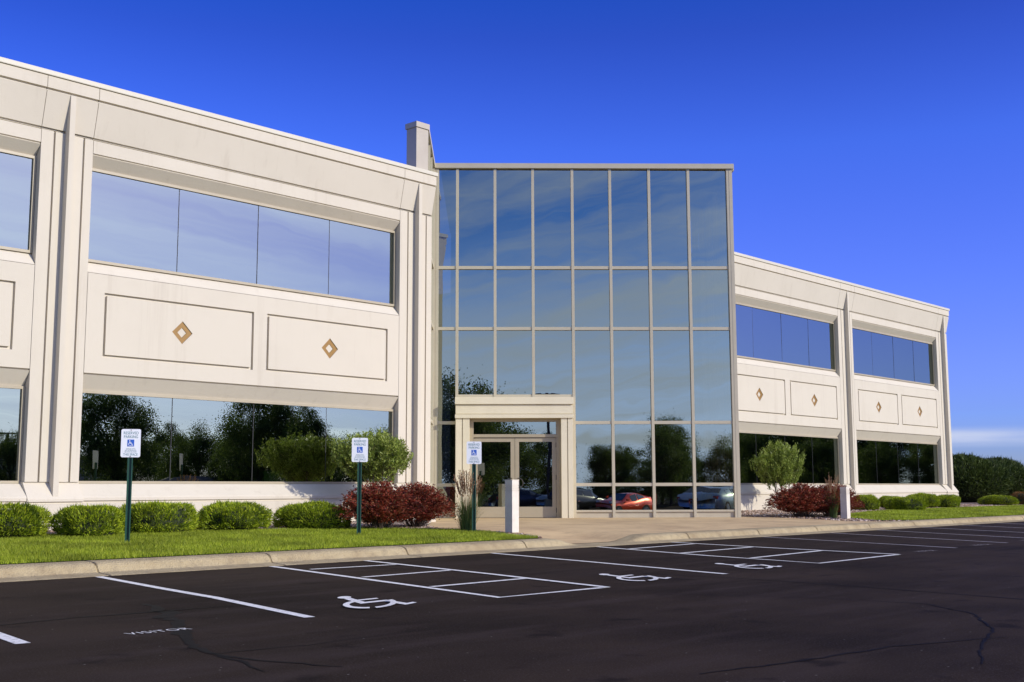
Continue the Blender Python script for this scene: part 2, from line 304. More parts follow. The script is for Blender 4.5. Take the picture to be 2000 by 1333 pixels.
# ------------------------------------------------------------------ ground
GY = [14.3, 15, 16, 17.3, 19.5, 22, 60]; GZ = [.02, .16, .21, .26, .31, .36, .36]
def gz(y): return float(np.interp(y, GY, GZ))
def az_(x, y): return -.30*min(1, max(0, (3-y)/7.0))
sheet('parking_lot', [(-60, -60), (150, -60), (150, 14.32), (-60, 14.32)], az_, asphalt, ycuts=(3, 1, -1, -4))
sheet('ground', [(-2000, -2000), (2000, -2000), (2000, 2000), (-2000, 2000)], lambda x, y: -.42, far_ground)
def sm(t): t = max(0, min(1, t)); return t*t*(3-2*t)
def kh(x):                                   # height factor of the kerb (it drops at the ramp)
    return 1-sm((x-16.9)/.7)*(1-sm((x-18.9)/.9))
def kerb():
    joints = [-12+2.9*i for i in range(6)]+[4.9, 7.66, 10.4, 13.1, 16.0]+[21.2, 24.05, 26.8, 29.65, 32.4, 35.1, 37.9]+[40.8+2.9*i for i in range(30)]
    xs = [-14, 16.5, 16.9, 17.0, 17.1, 17.25, 17.4, 17.6, 18, 18.5, 18.9, 19.1, 19.25, 19.4, 19.55, 19.7, 19.8, 20.2, 130]; st = [(x, 0) for x in xs]
    for j in joints: st += [(j-.022, 0), (j-.010, 1), (j+.010, 1), (j+.022, 0)]
    st.sort()
    P = [(14.30, .002), (14.34, .012), (14.60, .026), (14.635, .034), (14.66, .065), (14.685, .11), (14.71, .135), (14.75, .152), (14.80, .160), (14.98, .166), (15.03, .165), (15.03, -.1)]
    V = []; F_ = []; n = len(P)
    for x, j in st:
        h = kh(x)
        for i, (y, z) in enumerate(P):
            zz = .026+(z-.026)*h if z > .026 else z
            if j and 0 < i < n-1: zz -= .022; y += .012 if 2 < i < 8 else 0
            V.append((x, y, zz))
    for k in range(len(st)-1):
        for i in range(n-1): a = k*n+i; F_.append((a, a+n, a+n+1, a+1))
    o = mesh('kerb', V, [tuple(reversed(f)) for f in F_], conc); tag(o, kind='structure')
kerb()
def walk_z(x, y):
    base = min(gz(y), .285) if y > 15.02 else .166
    r = 1-kh(x)
    return base-(base-.032)*r*(1-sm((y-15.0)/2.2))
bed_l = [(-14, 15.03), (16.9, 15.03), (17.35, 15.7), (17.35, 16.8), (17.0, 17.9), (17.7, 19.2), (20.6, 22.1), (20.6, 24), (-14, 24)]
bed_r = [(29.9, 20.8), (29.75, 18.75), (30.07, 17.0), (30.25, 15.8), (31.1, 15.2), (32, 15.03), (130, 15.03), (130, 45), (58, 45), (58, 24), (33, 24)]
walk = [(16.9, 15.03), (17.35, 15.7), (17.35, 16.8), (17.0, 17.9), (17.7, 19.2), (20.6, 22.1), (24, 26), (31, 22), (29.9, 20.8), (29.75, 18.75), (30.07, 17.0), (30.25, 15.8), (31.1, 15.2), (32, 15.03)]
yc = [15.03, 15.2, 15.4, 15.7, 16, 16.4, 16.8, 17.3, 19.5, 22]
sheet('planting_bed', bed_l, lambda x, y: gz(y)-.004, soil, ycuts=yc); sheet('planting_bed', bed_r, lambda x, y: gz(y)-.004, soil, ycuts=yc)
sheet('sidewalk', walk, walk_z, walkm, ycuts=yc, xcuts=[16.9+.2*i for i in range(20)])
lawn1 = [(-14, 15.03), (16.75, 15.03), (17.0, 15.25), (16.8, 15.75), (17.05, 16.6), (16.95, 17.4), (15.6, 18.9), (13.5, 19.45), (12.45, 19.8), (10.9, 19.85), (8.7, 19.95), (-14, 19.95)]
lawn2 = [(31.75, 15.35), (33, 15.03), (130, 15.03), (130, 19.4), (54, 19.4), (46, 19.25), (41.5, 19.3), (37.96, 18.8), (34.2, 17.7), (31.95, 16.35)]
sheet('lawn', lawn1, lambda x, y: gz(y)+.012, lawnbase, ycuts=yc); sheet('lawn', lawn2, lambda x, y: gz(y)+.012, lawnbase, ycuts=yc)
# slab joints of the walk: thin tooled grooves drawn as sealant strips
def inpoly(x, y, P):
    P = np.array(P); x = np.asarray(x); y = np.asarray(y); c = np.zeros(x.shape, bool); j = len(P)-1
    for i in range(len(P)):
        xi, yi = P[i]; xj, yj = P[j]
        c ^= ((yi > y) != (yj > y)) & (x < (xj-xi)*(y-yi)/(yj-yi+1e-12)+xi); j = i
    return c
def gzv(y): return np.interp(y, GY, GZ)
def blades(poly, n, x0, x1, y0, y1, h, wd, name, label):
    x = rng.uniform(x0, x1, n*3)**1; y = rng.uniform(y0, y1, n*3); k = inpoly(x, y, poly); x = x[k][:n]; y = y[k][:n]; n = len(x)
    a = rng.uniform(0, 2*np.pi, n); hh = h*rng.uniform(.6, 1.25, n); z = gzv(y)+.008
    lx = rng.normal(0, .35, n)*hh; ly = rng.normal(0, .35, n)*hh; cw, sw = np.cos(a)*wd/2, np.sin(a)*wd/2
    V = np.stack([np.stack([x-cw, y-sw, z], 1), np.stack([x+cw, y+sw, z], 1), np.stack([x+lx, y+ly, z+hh], 1)], 1).reshape(-1, 3)
    o = fast(name, V, np.arange(3*n).reshape(-1, 3), grassm); tag(o, label, 'grass', kind='stuff')
blades(lawn1, 120000, 2.5, 17.1, 15.03, 20, .050, .011, 'grass', 'short mown grass between the kerb and the left shrubs')
blades(lawn2, 60000, 31.7, 62, 15.03, 19.5, .045, .02, 'grass', 'short mown grass between the kerb and the right wing')

def stones(polys, n, box, lawn, name, label):
    ico = []; bm = bmesh.new(); bmesh.ops.create_icosphere(bm, subdivisions=1, radius=1); iv = np.array([v.co[:] for v in bm.verts]); jf = np.array([[v.index for v in f.verts] for f in bm.faces]); bm.free()
    x = rng.uniform(box[0], box[1], n*4); y = rng.uniform(box[2], box[3], n*4); k = inpoly(x, y, polys) & ~inpoly(x, y, lawn); x = x[k][:n]; y = y[k][:n]; n = len(x)
    sc = rng.uniform(.016, .042, n); V = []
    an = rng.uniform(0, 6.28, n); q = rng.uniform(.6, 1.2, (n, 1, 3))*iv[None]*(1+rng.normal(0, .12, (n, len(iv), 1)))
    X = q[..., 0]*np.cos(an)[:, None]-q[..., 1]*np.sin(an)[:, None]; Y = q[..., 0]*np.sin(an)[:, None]+q[..., 1]*np.cos(an)[:, None]
    V = np.stack([X*sc[:, None]+x[:, None], Y*sc[:, None]+y[:, None], q[..., 2]*sc[:, None]*.6+gzv(y)[:, None]+sc[:, None]*.2], -1).reshape(-1, 3)
    Fc = (jf[None]+np.arange(n)[:, None, None]*len(iv)).reshape(-1, 3)
    tag(fast(name, V, Fc, stonem), label, 'gravel', kind='stuff')
stones(bed_l, 7000, (7, 17.5, 15.1, 21.6), lawn1, 'gravel', 'mixed brown and white landscaping stones around the left shrubs')
stones(bed_r, 9000, (29.7, 60, 15.03, 21.6), lawn2, 'gravel', 'mixed brown and white landscaping stones along the right wing')

# ------------------------------------------------------------------ painted markings and cracks
def ribbon(mb, pts, wd, z):
    V = []; pts = [Vector((*p, 0)) for p in pts]
    for i, p in enumerate(pts):
        d = (pts[min(i+1, len(pts)-1)]-pts[max(i-1, 0)]).normalized(); nn = Vector((-d.y, d.x, 0))
        ww = wd[i] if isinstance(wd, (list, tuple)) else wd
        V += [p+nn*ww/2+Vector((0, 0, z)), p-nn*ww/2+Vector((0, 0, z))]
    mb.add(V, [(2*i, 2*i+1, 2*i+3, 2*i+2) for i in range(len(pts)-1)])
def marking(name, strokes, m, wd=.10, z=.005):
    mb = MB()
    for i, s_ in enumerate(strokes): ribbon(mb, s_, wd, z+.0012*i)
    o = mb.build(name, m); tag(o, kind='structure')
def wavy(a, b, amp=.012, n=9):
    a, b = Vector(a), Vector(b); d = b-a; nn = Vector((-d.y, d.x)).normalized()
    return [tuple(a+d*i/n+nn*random.uniform(-amp, amp)) for i in range(n+1)]
marking('stall_line', [[(7.479,14.26),(7.10,12.2),(6.90,11.0),(6.84,10.6),(6.342,8.349)]], paintm, .105)
marking('stall_line', [[(10.134,14.26),(9.36,10.9),(8.779,8.413),(10.49,8.37)], [(10.10,13.30),(11.66,13.18)], [(9.63,11.60),(11.33,11.69)], [(9.19,9.87),(10.83,9.91)], [(11.85,14.22),(11.08,10.85),(10.44,8.33)]], paintm, .10)
marking('stall_line', [wavy((14.722,14.27),(13.101,8.494))], paintm, .10)
marking('stall_line', [[(17.60,14.26),(16.45,11.0),(15.85,8.661),(18.78,8.80)], [(17.35,13.31),(19.78,13.54)], [(16.72,11.75),(19.35,11.95)], [(16.28,10.08),(19.03,10.33)], [(20.0,14.26),(19.25,11.4),(18.732,8.78)]], paintm, .10)
for a, b in (((23.6,14.28),(21.48,8.945)), ((26.75,14.28),(24.09,9.0)), ((29.3,14.28),(26.5,9.3)), ((32.0,14.28),(29.0,9.3)), ((34.7,14.28),(31.6,9.3)), ((37.4,14.28),(34.2,9.3)), ((40.1,14.28),(36.9,9.3)), ((42.8,14.28),(39.6,9.3)), ((45.5,14.28),(42.3,9.3))):
    marking('stall_line', [wavy(a, b)], paintold, .10)
marking('stall_line', [[(4.9,14.28),(4.35,11.4),(3.89,8.49)]], paintm, .11)
def text(name, body, size, m, M, parent=None, ext=.0, align='CENTER', squeeze=1.0, spacing=1.0):
    c = bpy.data.curves.new(name, 'FONT'); c.body = body; c.size = size; c.align_x = align; c.extrude = ext; c.space_character = spacing; c.space_line = .95
    c.materials.append(m); o0 = bpy.data.objects.new('glyphs', c); col.objects.link(o0); bpy.context.view_layer.update()
    me = bpy.data.meshes.new_from_object(o0.evaluated_get(bpy.context.evaluated_depsgraph_get())); bpy.data.objects.remove(o0)
    o = bpy.data.objects.new(name, me); col.objects.link(o)
    if parent: o.parent = parent
    o.matrix_local = M @ Matrix.Diagonal((squeeze, 1, 1, 1)); return o
for x, y, s_, m in ((4.93, 8.36, .18, paintm), (20.1, 8.85, .22, paintold), (22.92, 8.98, .24, paintold), (25.7, 9.05, .24, paintold), (28.3, 9.05, .24, paintold)):
    o = text('painted_word', 'VISITOR', s_, m, Matrix.Translation((x, y, .006)) @ Matrix.Rotation(R(-3), 4, 'Z'), squeeze=.72, spacing=1.15); tag(o, kind='structure')
def wheelchair_shapes():
    """unit figure, x right / y up, 1 high; returns list of polygons"""
    S_ = []
    def disc(cx, cy, r, n=16): S_.append([(cx+r*math.cos(2*math.pi*i/n), cy+r*math.sin(2*math.pi*i/n)) for i in range(n)])
    def bar(a, b, w_):
        a, b = Vector(a), Vector(b); d = (b-a).normalized()*w_/2; n_ = Vector((-d.y, d.x)); S_.append([tuple(a-d*.6+n_), tuple(a-d*.6-n_), tuple(b+d*.6-n_), tuple(b+d*.6+n_)])
    disc(-.10, .92, .085)
    bar((-.09, .80), (-.04, .42), .095); bar((-.04, .43), (.24, .43), .085); bar((.24, .43), (.36, .08), .085); bar((.36, .08), (.47, .12), .07); bar((-.07, .62), (.20, .62), .065)
    for a0, a1 in ((100, 248), (262, 372)):
        n = 14; o_ = []
        P = [(.0+.31*math.cos(R(a0+(a1-a0)*i/n)), .31+.31*math.sin(R(a0+(a1-a0)*i/n))) for i in range(n+1)]
        Q = [(.0+.235*math.cos(R(a0+(a1-a0)*i/n)), .31+.235*math.sin(R(a0+(a1-a0)*i/n))) for i in range(n+1)]
        for i in range(n): S_.append([P[i], P[i+1], Q[i+1], Q[i]])
    return S_
WC = wheelchair_shapes()
def wc_mesh(mb, f3):
    for k, pol in enumerate(WC):
        a = sum(pol[i][0]*pol[(i+1) % len(pol)][1]-pol[(i+1) % len(pol)][0]*pol[i][1] for i in range(len(pol)))
        if a < 0: pol = pol[::-1]
        mb.add([f3(x, y, k) for x, y in pol], [tuple(range(len(pol)))])
# on the asphalt: head towards the kerb, wheel towards the left
for ox, oy in ((7.24, 8.47), (11.51, 8.49), (14.31, 8.57)):
    mb = MB(); wc_mesh(mb, lambda x, y, k: (ox+1.07*x+.64*y, oy+.07*x+1.23*y, .006+.0004*k))
    tag(mb.build('wheelchair_symbol', paintm), kind='structure')
def crack(pts, wd, amp=.03, name='crack'):
    P = []; W = []
    for i in range(len(pts)-1):
        a, b = Vector(pts[i]), Vector(pts[i+1]); n = max(2, int((b-a).length/.10)); d = (b-a).normalized(); nn = Vector((-d.y, d.x))
        for k in range(n):
            t = k/n; P.append(tuple(a+(b-a)*t+nn*random.gauss(0, amp*.35))); w0 = wd[i]+(wd[i+1]-wd[i])*t; W.append(w0*random.uniform(.75, 1.25))
    P.append(pts[-1]); W.append(wd[-1]); mb = MB(); ribbon(mb, P, W, 0)
    mb.V = [(x, y, az_(x, y)+.003) for x, y, z in mb.V]; tag(mb.build(name, crackm), kind='structure')
crack([(3.4,9.75),(4.3,9.8),(5.0,9.87),(5.63,9.8),(6.4,9.75),(7.6,9.1)], [.03,.035,.05,.06,.02,.01])
crack([(6.0,10.55),(5.95,10.2),(5.75,9.85),(5.75,9.6),(5.5,9.3),(5.45,9.0),(5.1,8.45),(5.05,8.25),(4.75,7.7),(4.6,7.3),(4.5,6.95),(4.6,6.4),(4.75,5.9)], [.05,.09,.12,.16,.15,.10,.08,.14,.06,.07,.05,.03,.015], .045)
crack([(4.5,6.9),(4.45,6.5),(4.3,6.1)], [.04,.03,.01]); crack([(4.5,7.0),(5.3,6.9),(7.0,7.0)], [.02,.015,.008])
crack([(12.5,9.4),(12.6,8.0),(12.5,6.8),(12.1,4.4),(11,2)], [.03,.03,.035,.03,.02]); crack([(10.2,7.6),(10.9,5.9),(11.0,4.9),(10.4,4.2),(9.4,3.65),(8.4,3.35),(7.5,3.0)], [.012,.016,.018,.02,.022,.022,.01])
crack([(6.0,4.1),(6.6,3.95),(7.9,3.78),(9,3.4)], [.02,.03,.03,.01]); crack([(21.2,8.4),(22.2,7.9),(23.5,7.9)], [.03,.05,.02]); crack([(24,8.6),(24.4,8.1)], [.05,.08])

# ------------------------------------------------------------------ the building
bld = empty('office_building', (20, 22, 0))
tag(bld, 'long two-storey cream precast office building with a dark glass entrance tower', 'building')
BO = Vector((20, 22, 0))
def part(o, parent=None):                    # geometry is written in world metres; hang it on the building without moving it
    o.parent = parent or bld
    if not parent: o.matrix_parent_inverse = Matrix.Translation(-BO)
    return o
YW = 22.0
PIL = [(.6, 1.7), (9.955, 11.04), (19.33, 20.43), (33.2, 34.3), (42.44, 43.64), (51.73, 52.9)]
BAYS = [(1.7, 9.955), (11.04, 19.33), (34.3, 42.44), (43.64, 51.73)]
def window(x0, x1, z0, z1, n=4):
    t = .055; mb = MB()
    mb.box(x0, x1, YW+.15, YW+.235, z0, z0+t).box(x0, x1, YW+.15, YW+.235, z1-t, z1)
    mb.box(x0, x0+t, YW+.15, YW+.235, z0+t, z1-t).box(x1-t, x1, YW+.15, YW+.235, z0+t, z1-t)
    fr = part(mb.build('window', bronze))
    g = MB(); wd = (x1-x0-2*t)/n
    for i in range(n):
        a = x0+t+wd*i; p = MB().box(a+.007, a+wd-.007, YW+.19, YW+.206, z0+t, z1-t).build('pane', glass, fr)
        pv = Vector((a+wd/2, YW+.2, (z0+z1)/2)); rot = Matrix.Rotation(R(random.gauss(0, .10)), 4, 'Z') @ Matrix.Rotation(R(random.gauss(0, .07)), 4, 'X')
        p.matrix_local = Matrix.Translation(pv) @ rot @ Matrix.Translation(-pv)
        if i: MB().box(a-.007, a+.007, YW+.186, YW+.21, z0+t, z1-t).build('gasket', gasket, fr)
    return fr
def diamond(cx, cz):
    r = .245; mb = MB()
    o = [(-r, 0), (0, -r), (r, 0), (0, r)]; q = .11
    def ring(a, b, y0, y1):                  # square ring standing on its corner
        n = len(mb.V); V = []
        for k in (a, b):
            for y in (y0, y1):
                V += [(cx+k*u/r, y, cz+k*v/r) for u, v in o]
        F_ = []
        for i in range(4):
            j = (i+1) % 4
            F_ += [(i, j, 8+j, 8+i), (4+j, 4+i, 12+i, 12+j), (j, i, 4+i, 4+j), (8+i, 8+j, 12+j, 12+i)]
        mb.add(V, F_)
    ring(r-.004, q, YW+.018, YW+.05)
    d = part(mb.build('diamond_ornament', gold))
    c = MB(); V = [(cx+(q-.006)*u/r, y, cz+(q-.006)*v/r) for y in (YW+.028, YW+.05) for u, v in o]
    c.add(V, [(0, 1, 2, 3), (7, 6, 5, 4), (1, 0, 4, 5), (2, 1, 5, 6), (3, 2, 6, 7), (0, 3, 7, 4)])
    c.build('centre_square', precast, d)
def bay(x0, x1):
    e = .006; a, b = x0+e, x1-e
    mb = MB().prof([(22.5,-.1),(21.83,-.1),(21.83,.850),(21.87,.857),(21.87,.893),(21.83,.90),(21.83,.955),(21.845,.985),(22.13,1.225),(22.5,1.225)], a, b)
    part(mb.build('plinth', precast))
    # spandrel with two framed panels, each with a diamond recess
    mb = MB().prof([(22.5,3.09),(22.2,3.09),(22.004,3.388),(22.06,3.39),(22.06,5.44),(22.002,5.45),(22.2,5.69),(22.5,5.69)], a, b)
    pw = 3.59; gap = ((x1-x0)-2*pw)/3*0+.355; off = ((x1-x0)-2*pw-gap)/2
    px = [x0+off, x0+off+pw, x0+off+pw+gap, x0+off+2*pw+gap]; g = .056; zb, zt = 3.757, 5.068
    def gr(xx0, xx1):                        # one panel: surrounding groove and inner plate with the diamond hole
        c = ((xx0+xx1)/2, 4.425); r = .245; X0, X1, Z0, Z1 = xx0+g, xx1-g, zb+g, zt-g
        K = [(X0, Z0), (X1, Z0), (X1, Z1), (X0, Z1)]; Dm = [(c[0]-r, c[1]), (c[0], c[1]-r), (c[0]+r, c[1]), (c[0], c[1]+r)]
        V = [(x, YW, z) for x, z in K+Dm]+[(x, YW+.055, z) for x, z in Dm]
        F_ = [(0,1,5),(1,6,5),(1,2,6),(2,7,6),(2,3,7),(3,4,7),(3,0,4),(0,5,4)]+[(4+i, 4+(i+1) % 4, 8+(i+1) % 4, 8+i) for i in range(4)]
        V += [(x, YW+.058, z) for x, z in K]; F_ += [(i, 12+i, 12+(i+1) % 4, (i+1) % 4) for i in range(4)]
        mb.add(V, F_); return c
    xs = [a, px[0], px[1], px[2], px[3], b]; zs = [3.42, zb, zt, 5.442]
    mb.relief(xs, zs, lambda i, j: .058 if (i in (1, 3) and j == 1) else 0, YW)
    cs = [gr(px[0], px[1]), gr(px[2], px[3])]
    # lower and end lips of the skin
    mb.add([(a,YW,3.42),(b,YW,3.42),(b,22.06,3.42),(a,22.06,3.42)], [(0,3,2,1)])
    # the sunk floor of a panel has to open for the diamond: body is recessed there
    o = part(mb.build('spandrel', precast))
    for c in cs: diamond(*c)
    mb = MB().prof([(22.5,7.64),(22.2,7.64),(22.004,7.862),(22.035,7.868),(22.035,7.893),(22.0,7.90),(22.0,8.165),(22.045,8.172),(22.5,8.19)], a, b)
    part(mb.build('head_band', precast))
    window(x0+.004, x1-.004, 1.228, 3.087); window(x0+.004, x1-.004, 5.692, 7.637)
def cornice(x0, x1):
    mb = MB().prof([(22.5,8.192),(22.045,8.192),(22.045,8.215),(22.0,8.222),(21.845,8.928),(21.885,8.934),(21.885,8.972),(21.83,8.98),(21.83,9.215),(22.5,9.215)], x0+.006, x1-.006)
    part(mb.build('cornice', precast))
def pilaster(x0, x1, fin=True, fx=None, half=False):
    c = (x0+x1)/2; e = .004; g0, g1 = x0+.27, x1-.20
    mb = MB().relief([x0+e, g0-.02, g0+.02, g1-.02, g1+.02, x1-e], [1.262, 8.17], lambda i, j: .05 if i in (1, 3) else 0, YW)
    mb.box(x0+e, x1-e, YW+.052, YW+.5, 1.262, 8.17)
    for X, s_ in ((x0+e, 1), (x1-e, -1)):
        q = [(X,YW,1.262),(X,YW+.052,1.262),(X,YW+.052,8.17),(X,YW,8.17)]; mb.add(q, [(0,1,2,3) if s_ < 0 else (3,2,1,0)])
    mb.add([(x0+e,YW,1.262),(x1-e,YW,1.262),(x1-e,YW+.052,1.262),(x0+e,YW+.052,1.262)], [(0,3,2,1)])
    pl = part(mb.build('pilaster', precast))
    mb = MB().prof([(22.5,-.1),(21.80,-.1),(21.80,.835),(21.84,.842),(21.84,.877),(21.80,.885),(21.80,.93),(21.82,.97),(22.03,1.235),(22.03,1.26),(22.5,1.26)], x0-.012, x1+.012)
    mb.build('pilaster_base', precast, pl)
    fx = fx or c
    mb = MB(); wd = .056
    P = [(22.01,1.10),(21.84,.955),(21.828,.99),(21.828,8.93),(21.90,8.93),(22.01,8.3)]
    mb.prof(P, fx-wd, fx+wd); mb.build('fin', precast, pl)
    cornice(x0, x1)
for x0, x1 in BAYS: bay(x0, x1); cornice(x0, x1)
for x0, x1 in PIL: pilaster(x0, x1)
def wing(x0, x1, ends):
    mb2 = MB().prof([(22.5,9.222),(21.9,9.222),(21.805,9.228),(21.80,9.24),(21.80,9.325),(21.9,9.335),(22.5,9.335)], x0-.03, x1+.03)
    part(mb2.build('coping', coping))
    part(MB().box(x0, x1, 22.5, 38, 9.0, 9.2).build('roof', roofm))
    mb = MB()                                 # end and rear walls
    mb.box(x0+.004, x0+.3, 22.5, 37.7, -.1, 9.0).box(x1-.3, x1-.004, 22.5, 37.7, -.1, 9.0).box(x0+.004, x1-.004, 37.7, 38, -.1, 9.0)
    part(mb.build('end_wall', precast))
    mb = MB().box(x0+.3, x1-.3, 22.5, 30, .3, 1.1).box(x0+.3, x1-.3, 22.5, 30, 3.2, 5.2).box(x0+.3, x1-.3, 22.5, 30, 7.9, 8.9).box(x0+.3, x1-.3, 30, 30.2, .3, 8.9)
    part(mb.build('interior', inner))
wing(.6, 20.43, None); wing(33.2, 52.9, None)
# ---- glass tower, turned 45 degrees
PHI = R(45.72); GD = 33.5720
dr = Vector((math.cos(PHI), -math.sin(PHI), 0)); nr = Vector((math.sin(PHI), math.cos(PHI), 0))
TW = Matrix.Translation(nr*GD) @ Matrix.Rotation(-PHI, 4, 'Z')    # local x along the front, -y outwards
LW = TW @ Matrix.Translation((-1.6, 0, 0)) @ Matrix.Rotation(R(90), 4, 'Z')    # left screen wall: runs forward from the corner, faces the entrance court
RW = TW @ Matrix.Translation((7.19, 0, 0)) @ Matrix.Rotation(R(90), 4, 'Z')
def tpart(o, M, parent=None):
    if parent: o.parent = parent; o.matrix_local = Matrix.Identity(4)
    else: o.parent = bld; o.matrix_parent_inverse = Matrix.Translation(-BO) ; o.matrix_local = Matrix.Translation(Vector((0,0,0))) @ M
    return o
def place_t(o, M):
    o.parent = bld; o.matrix_basis = M; o.matrix_parent_inverse = Matrix.Translation(-BO); return o
Z0 = .27
ROWS = [(.50, 1.175), (1.265, 2.945), (3.035, 5.67), (5.76, 7.465), (7.555, 10.46)]
def curtain(M, vs, s0, s1, skip=None, post0=.14, post1=.14, mw=.04, sub=True, rows=ROWS, pr=.045):
    mb = MB()
    for i, v in enumerate(vs):
        zlo = 3.72 if (skip and skip[0]+.05 < v < skip[1]-.05) else Z0
        mb.box(v-mw, v+mw, -pr, .12, zlo, 10.47)
    mb.box(s0, s0+post0, -pr-.005, .16, Z0, 10.47).box(s1-post1, s1, -pr-.005, .16, Z0, 10.47)
    if pr > .03: mb.box(s0+post0*.45, s0+post0*.55, -.056, -.05, Z0, 10.47).box(s1-post1*.55, s1-post1*.45, -.056, -.05, Z0, 10.47)
    mb.box(s0-.05, s1+.05, -.10 if pr > .03 else -.03, .2, 10.475, 10.62)
    edges = [s0+post0]+[e for v in vs for e in (v-mw, v+mw)]+[s1-post1]
    cols_ = [(edges[2*i], edges[2*i+1]) for i in range(len(vs)+1)]
    panes = []
    for a, b in cols_:
        inskip = skip and a > skip[0]-.1 and b < skip[1]+.1
        for k, (z0, z1) in enumerate(rows):
            if inskip and z1 < 3.5: continue
            zz0 = 3.80 if (inskip and z0 < 3.8) else z0
            panes.append((a, b, zz0, z1))
            if not inskip or z0 > 3.8: mb.box(a, b, -min(pr, .025), .12, z0-.09, z0) if k else mb.box(a, b, -min(pr, .03), .12, z0-.055, z0)
            if inskip and zz0 == 3.80: mb.box(a, b, -.025, .12, 3.71, 3.80)
        if not inskip: mb.box(a, b, .01, .12, Z0, .444)
    fr = place_t(mb.build('curtain_wall', bronze_l), M)
    for a, b, z0, z1 in panes:
        p = MB().box(a, b, .045, .06, z0, z1).build('pane', glass, fr)
        pv = Vector(((a+b)/2, .05, (z0+z1)/2)); rot = Matrix.Rotation(R(random.gauss(0, .09)), 4, 'Z') @ Matrix.Rotation(R(random.gauss(0, .06)), 4, 'X')
        p.matrix_local = Matrix.Translation(pv) @ rot @ Matrix.Translation(-pv)
    return fr
curtain(TW, [-.918, .186, 1.294, 2.455, 3.568, 4.723, 5.886], -1.6, 7.19, skip=(-.958, 2.415), post1=.17)
curtain(LW, [-2.45, -1.25], -3.65, -.055, post0=.08, post1=.06, mw=.03, pr=.006)
curtain(RW, [1.2, 2.4, 3.6, 4.8], 0.17, 6.0)
# tower roof and interior
mb = MB().box(-1.4, 7.0, .2, 8, 10.3, 10.46); place_t(mb.build('tower_roof', roofm), TW)
mb = MB().box(-1.3, 6.9, 6.0, 6.2, Z0, 10.2).box(-1.3, 6.9, .35, 8, .1, .265).box(2.6, 6.9, 3.4, 6.0, 4.6, 5.0).box(-1.3, 6.9, .4, .7, 10.0, 10.28); place_t(mb.build('interior', inner), TW)
# shaft standing on the roof where the tower's side meets the wing
mb = MB().box(19.84, 20.25, 21.97, 22.35, 9.2, 10.47); py = part(mb.build('roof_pylon', pylonm))
MB().box(19.81, 20.28, 21.94, 22.38, 10.475, 10.62).build('pylon_cap', pylonm, py)
# entrance portal
mb = MB(); A, B = -.958, 2.415; JL, JR = -.545, 2.06; o0 = -.32
mb.box(A, B, o0-.05, .1, 3.50, 3.70).box(A+.02, B-.02, o0, .1, 3.23, 3.478).box(A, B, o0-.04, .1, 3.105, 3.208).box(A+.03, B-.03, o0+.02, .1, 3.108, 3.69)
for a, b, gx in ((A+.02, JL, -.75), (JR, B-.02, 2.24)):
    mb.relief([a, gx-.012, gx+.012, b], [Z0-.02, 3.105], lambda i, j: .03 if i == 1 else 0, o0); mb.box(a, b, o0+.03, .1, Z0-.02, 3.105)
    for X, f in ((a, 1), (b, -1)): q = [(X,o0,Z0),(X,o0+.03,Z0),(X,o0+.03,3.1),(X,o0,3.1)]; mb.add(q, [(0,1,2,3) if f < 0 else (3,2,1,0)])
portal = place_t(mb.build('entrance_portal', portalm), TW)
mb = MB(); mb.box(JL, JL+.11, -.1, .08, Z0, 3.10).box(JR-.13, JR, -.1, .08, Z0, 3.10).box(JL+.11, JR-.13, -.1, .08, 3.015, 3.10).box(JL+.11, JR-.13, -.1, .08, 2.57, 2.655)
df = place_t(mb.build('door_frame', bronze), TW)
MB().box(JL+.11, JR-.13, -.01, .005, 2.655, 3.015).build('pane', glass, df)
dc = .745
for a, b, hs_ in ((JL+.115, dc-.006, 1), (dc+.006, JR-.135, -1)):
    st = .115; mb = MB().box(a, a+st, -.06, -.01, .30, 2.56).box(b-st, b, -.06, -.01, .30, 2.56).box(a+st, b-st, -.06, -.01, 2.44, 2.56).box(a+st, b-st, -.06, -.01, .30, .60)
    d = place_t(mb.build('door', bronze), TW)
    MB().box(a+st, b-st, -.04, -.028, .60, 2.44).build('pane', glass, d)
    hx = b-.075 if hs_ > 0 else a+.075
    pts = [(hx+hs_*(-.02)+(-hs_)*.13*math.sin(t)*1.0, -.11, 1.27+.135*math.cos(t)) for t in [math.pi*(.02+.96*i/12) for i in range(13)]]
    pts = [(pts[0][0]+hs_*.02, -.06, pts[0][2])]+pts+[(pts[-1][0]+hs_*.02, -.06, pts[-1][2])]
    MB().tube(pts, .014, 8).build('handle', darkmetal, d)
    hg = MB(); hxx = (a+.0 if hs_ > 0 else b)
    for z in (.5, 1.43, 2.35): hg.box(hxx-.012, hxx+.012, -.075, -.03, z-.07, z+.07)
    hg.build('hinge', darkmetal, d)
# a green box and a lamp on the sill inside the window
tag(MB().box(15.75, 16.32, 22.55, 22.75, 1.102, 1.52).build('storage_box', mat('green_box', (.10, .42, .08), .6)), 'green box standing inside the lower left window', 'box')

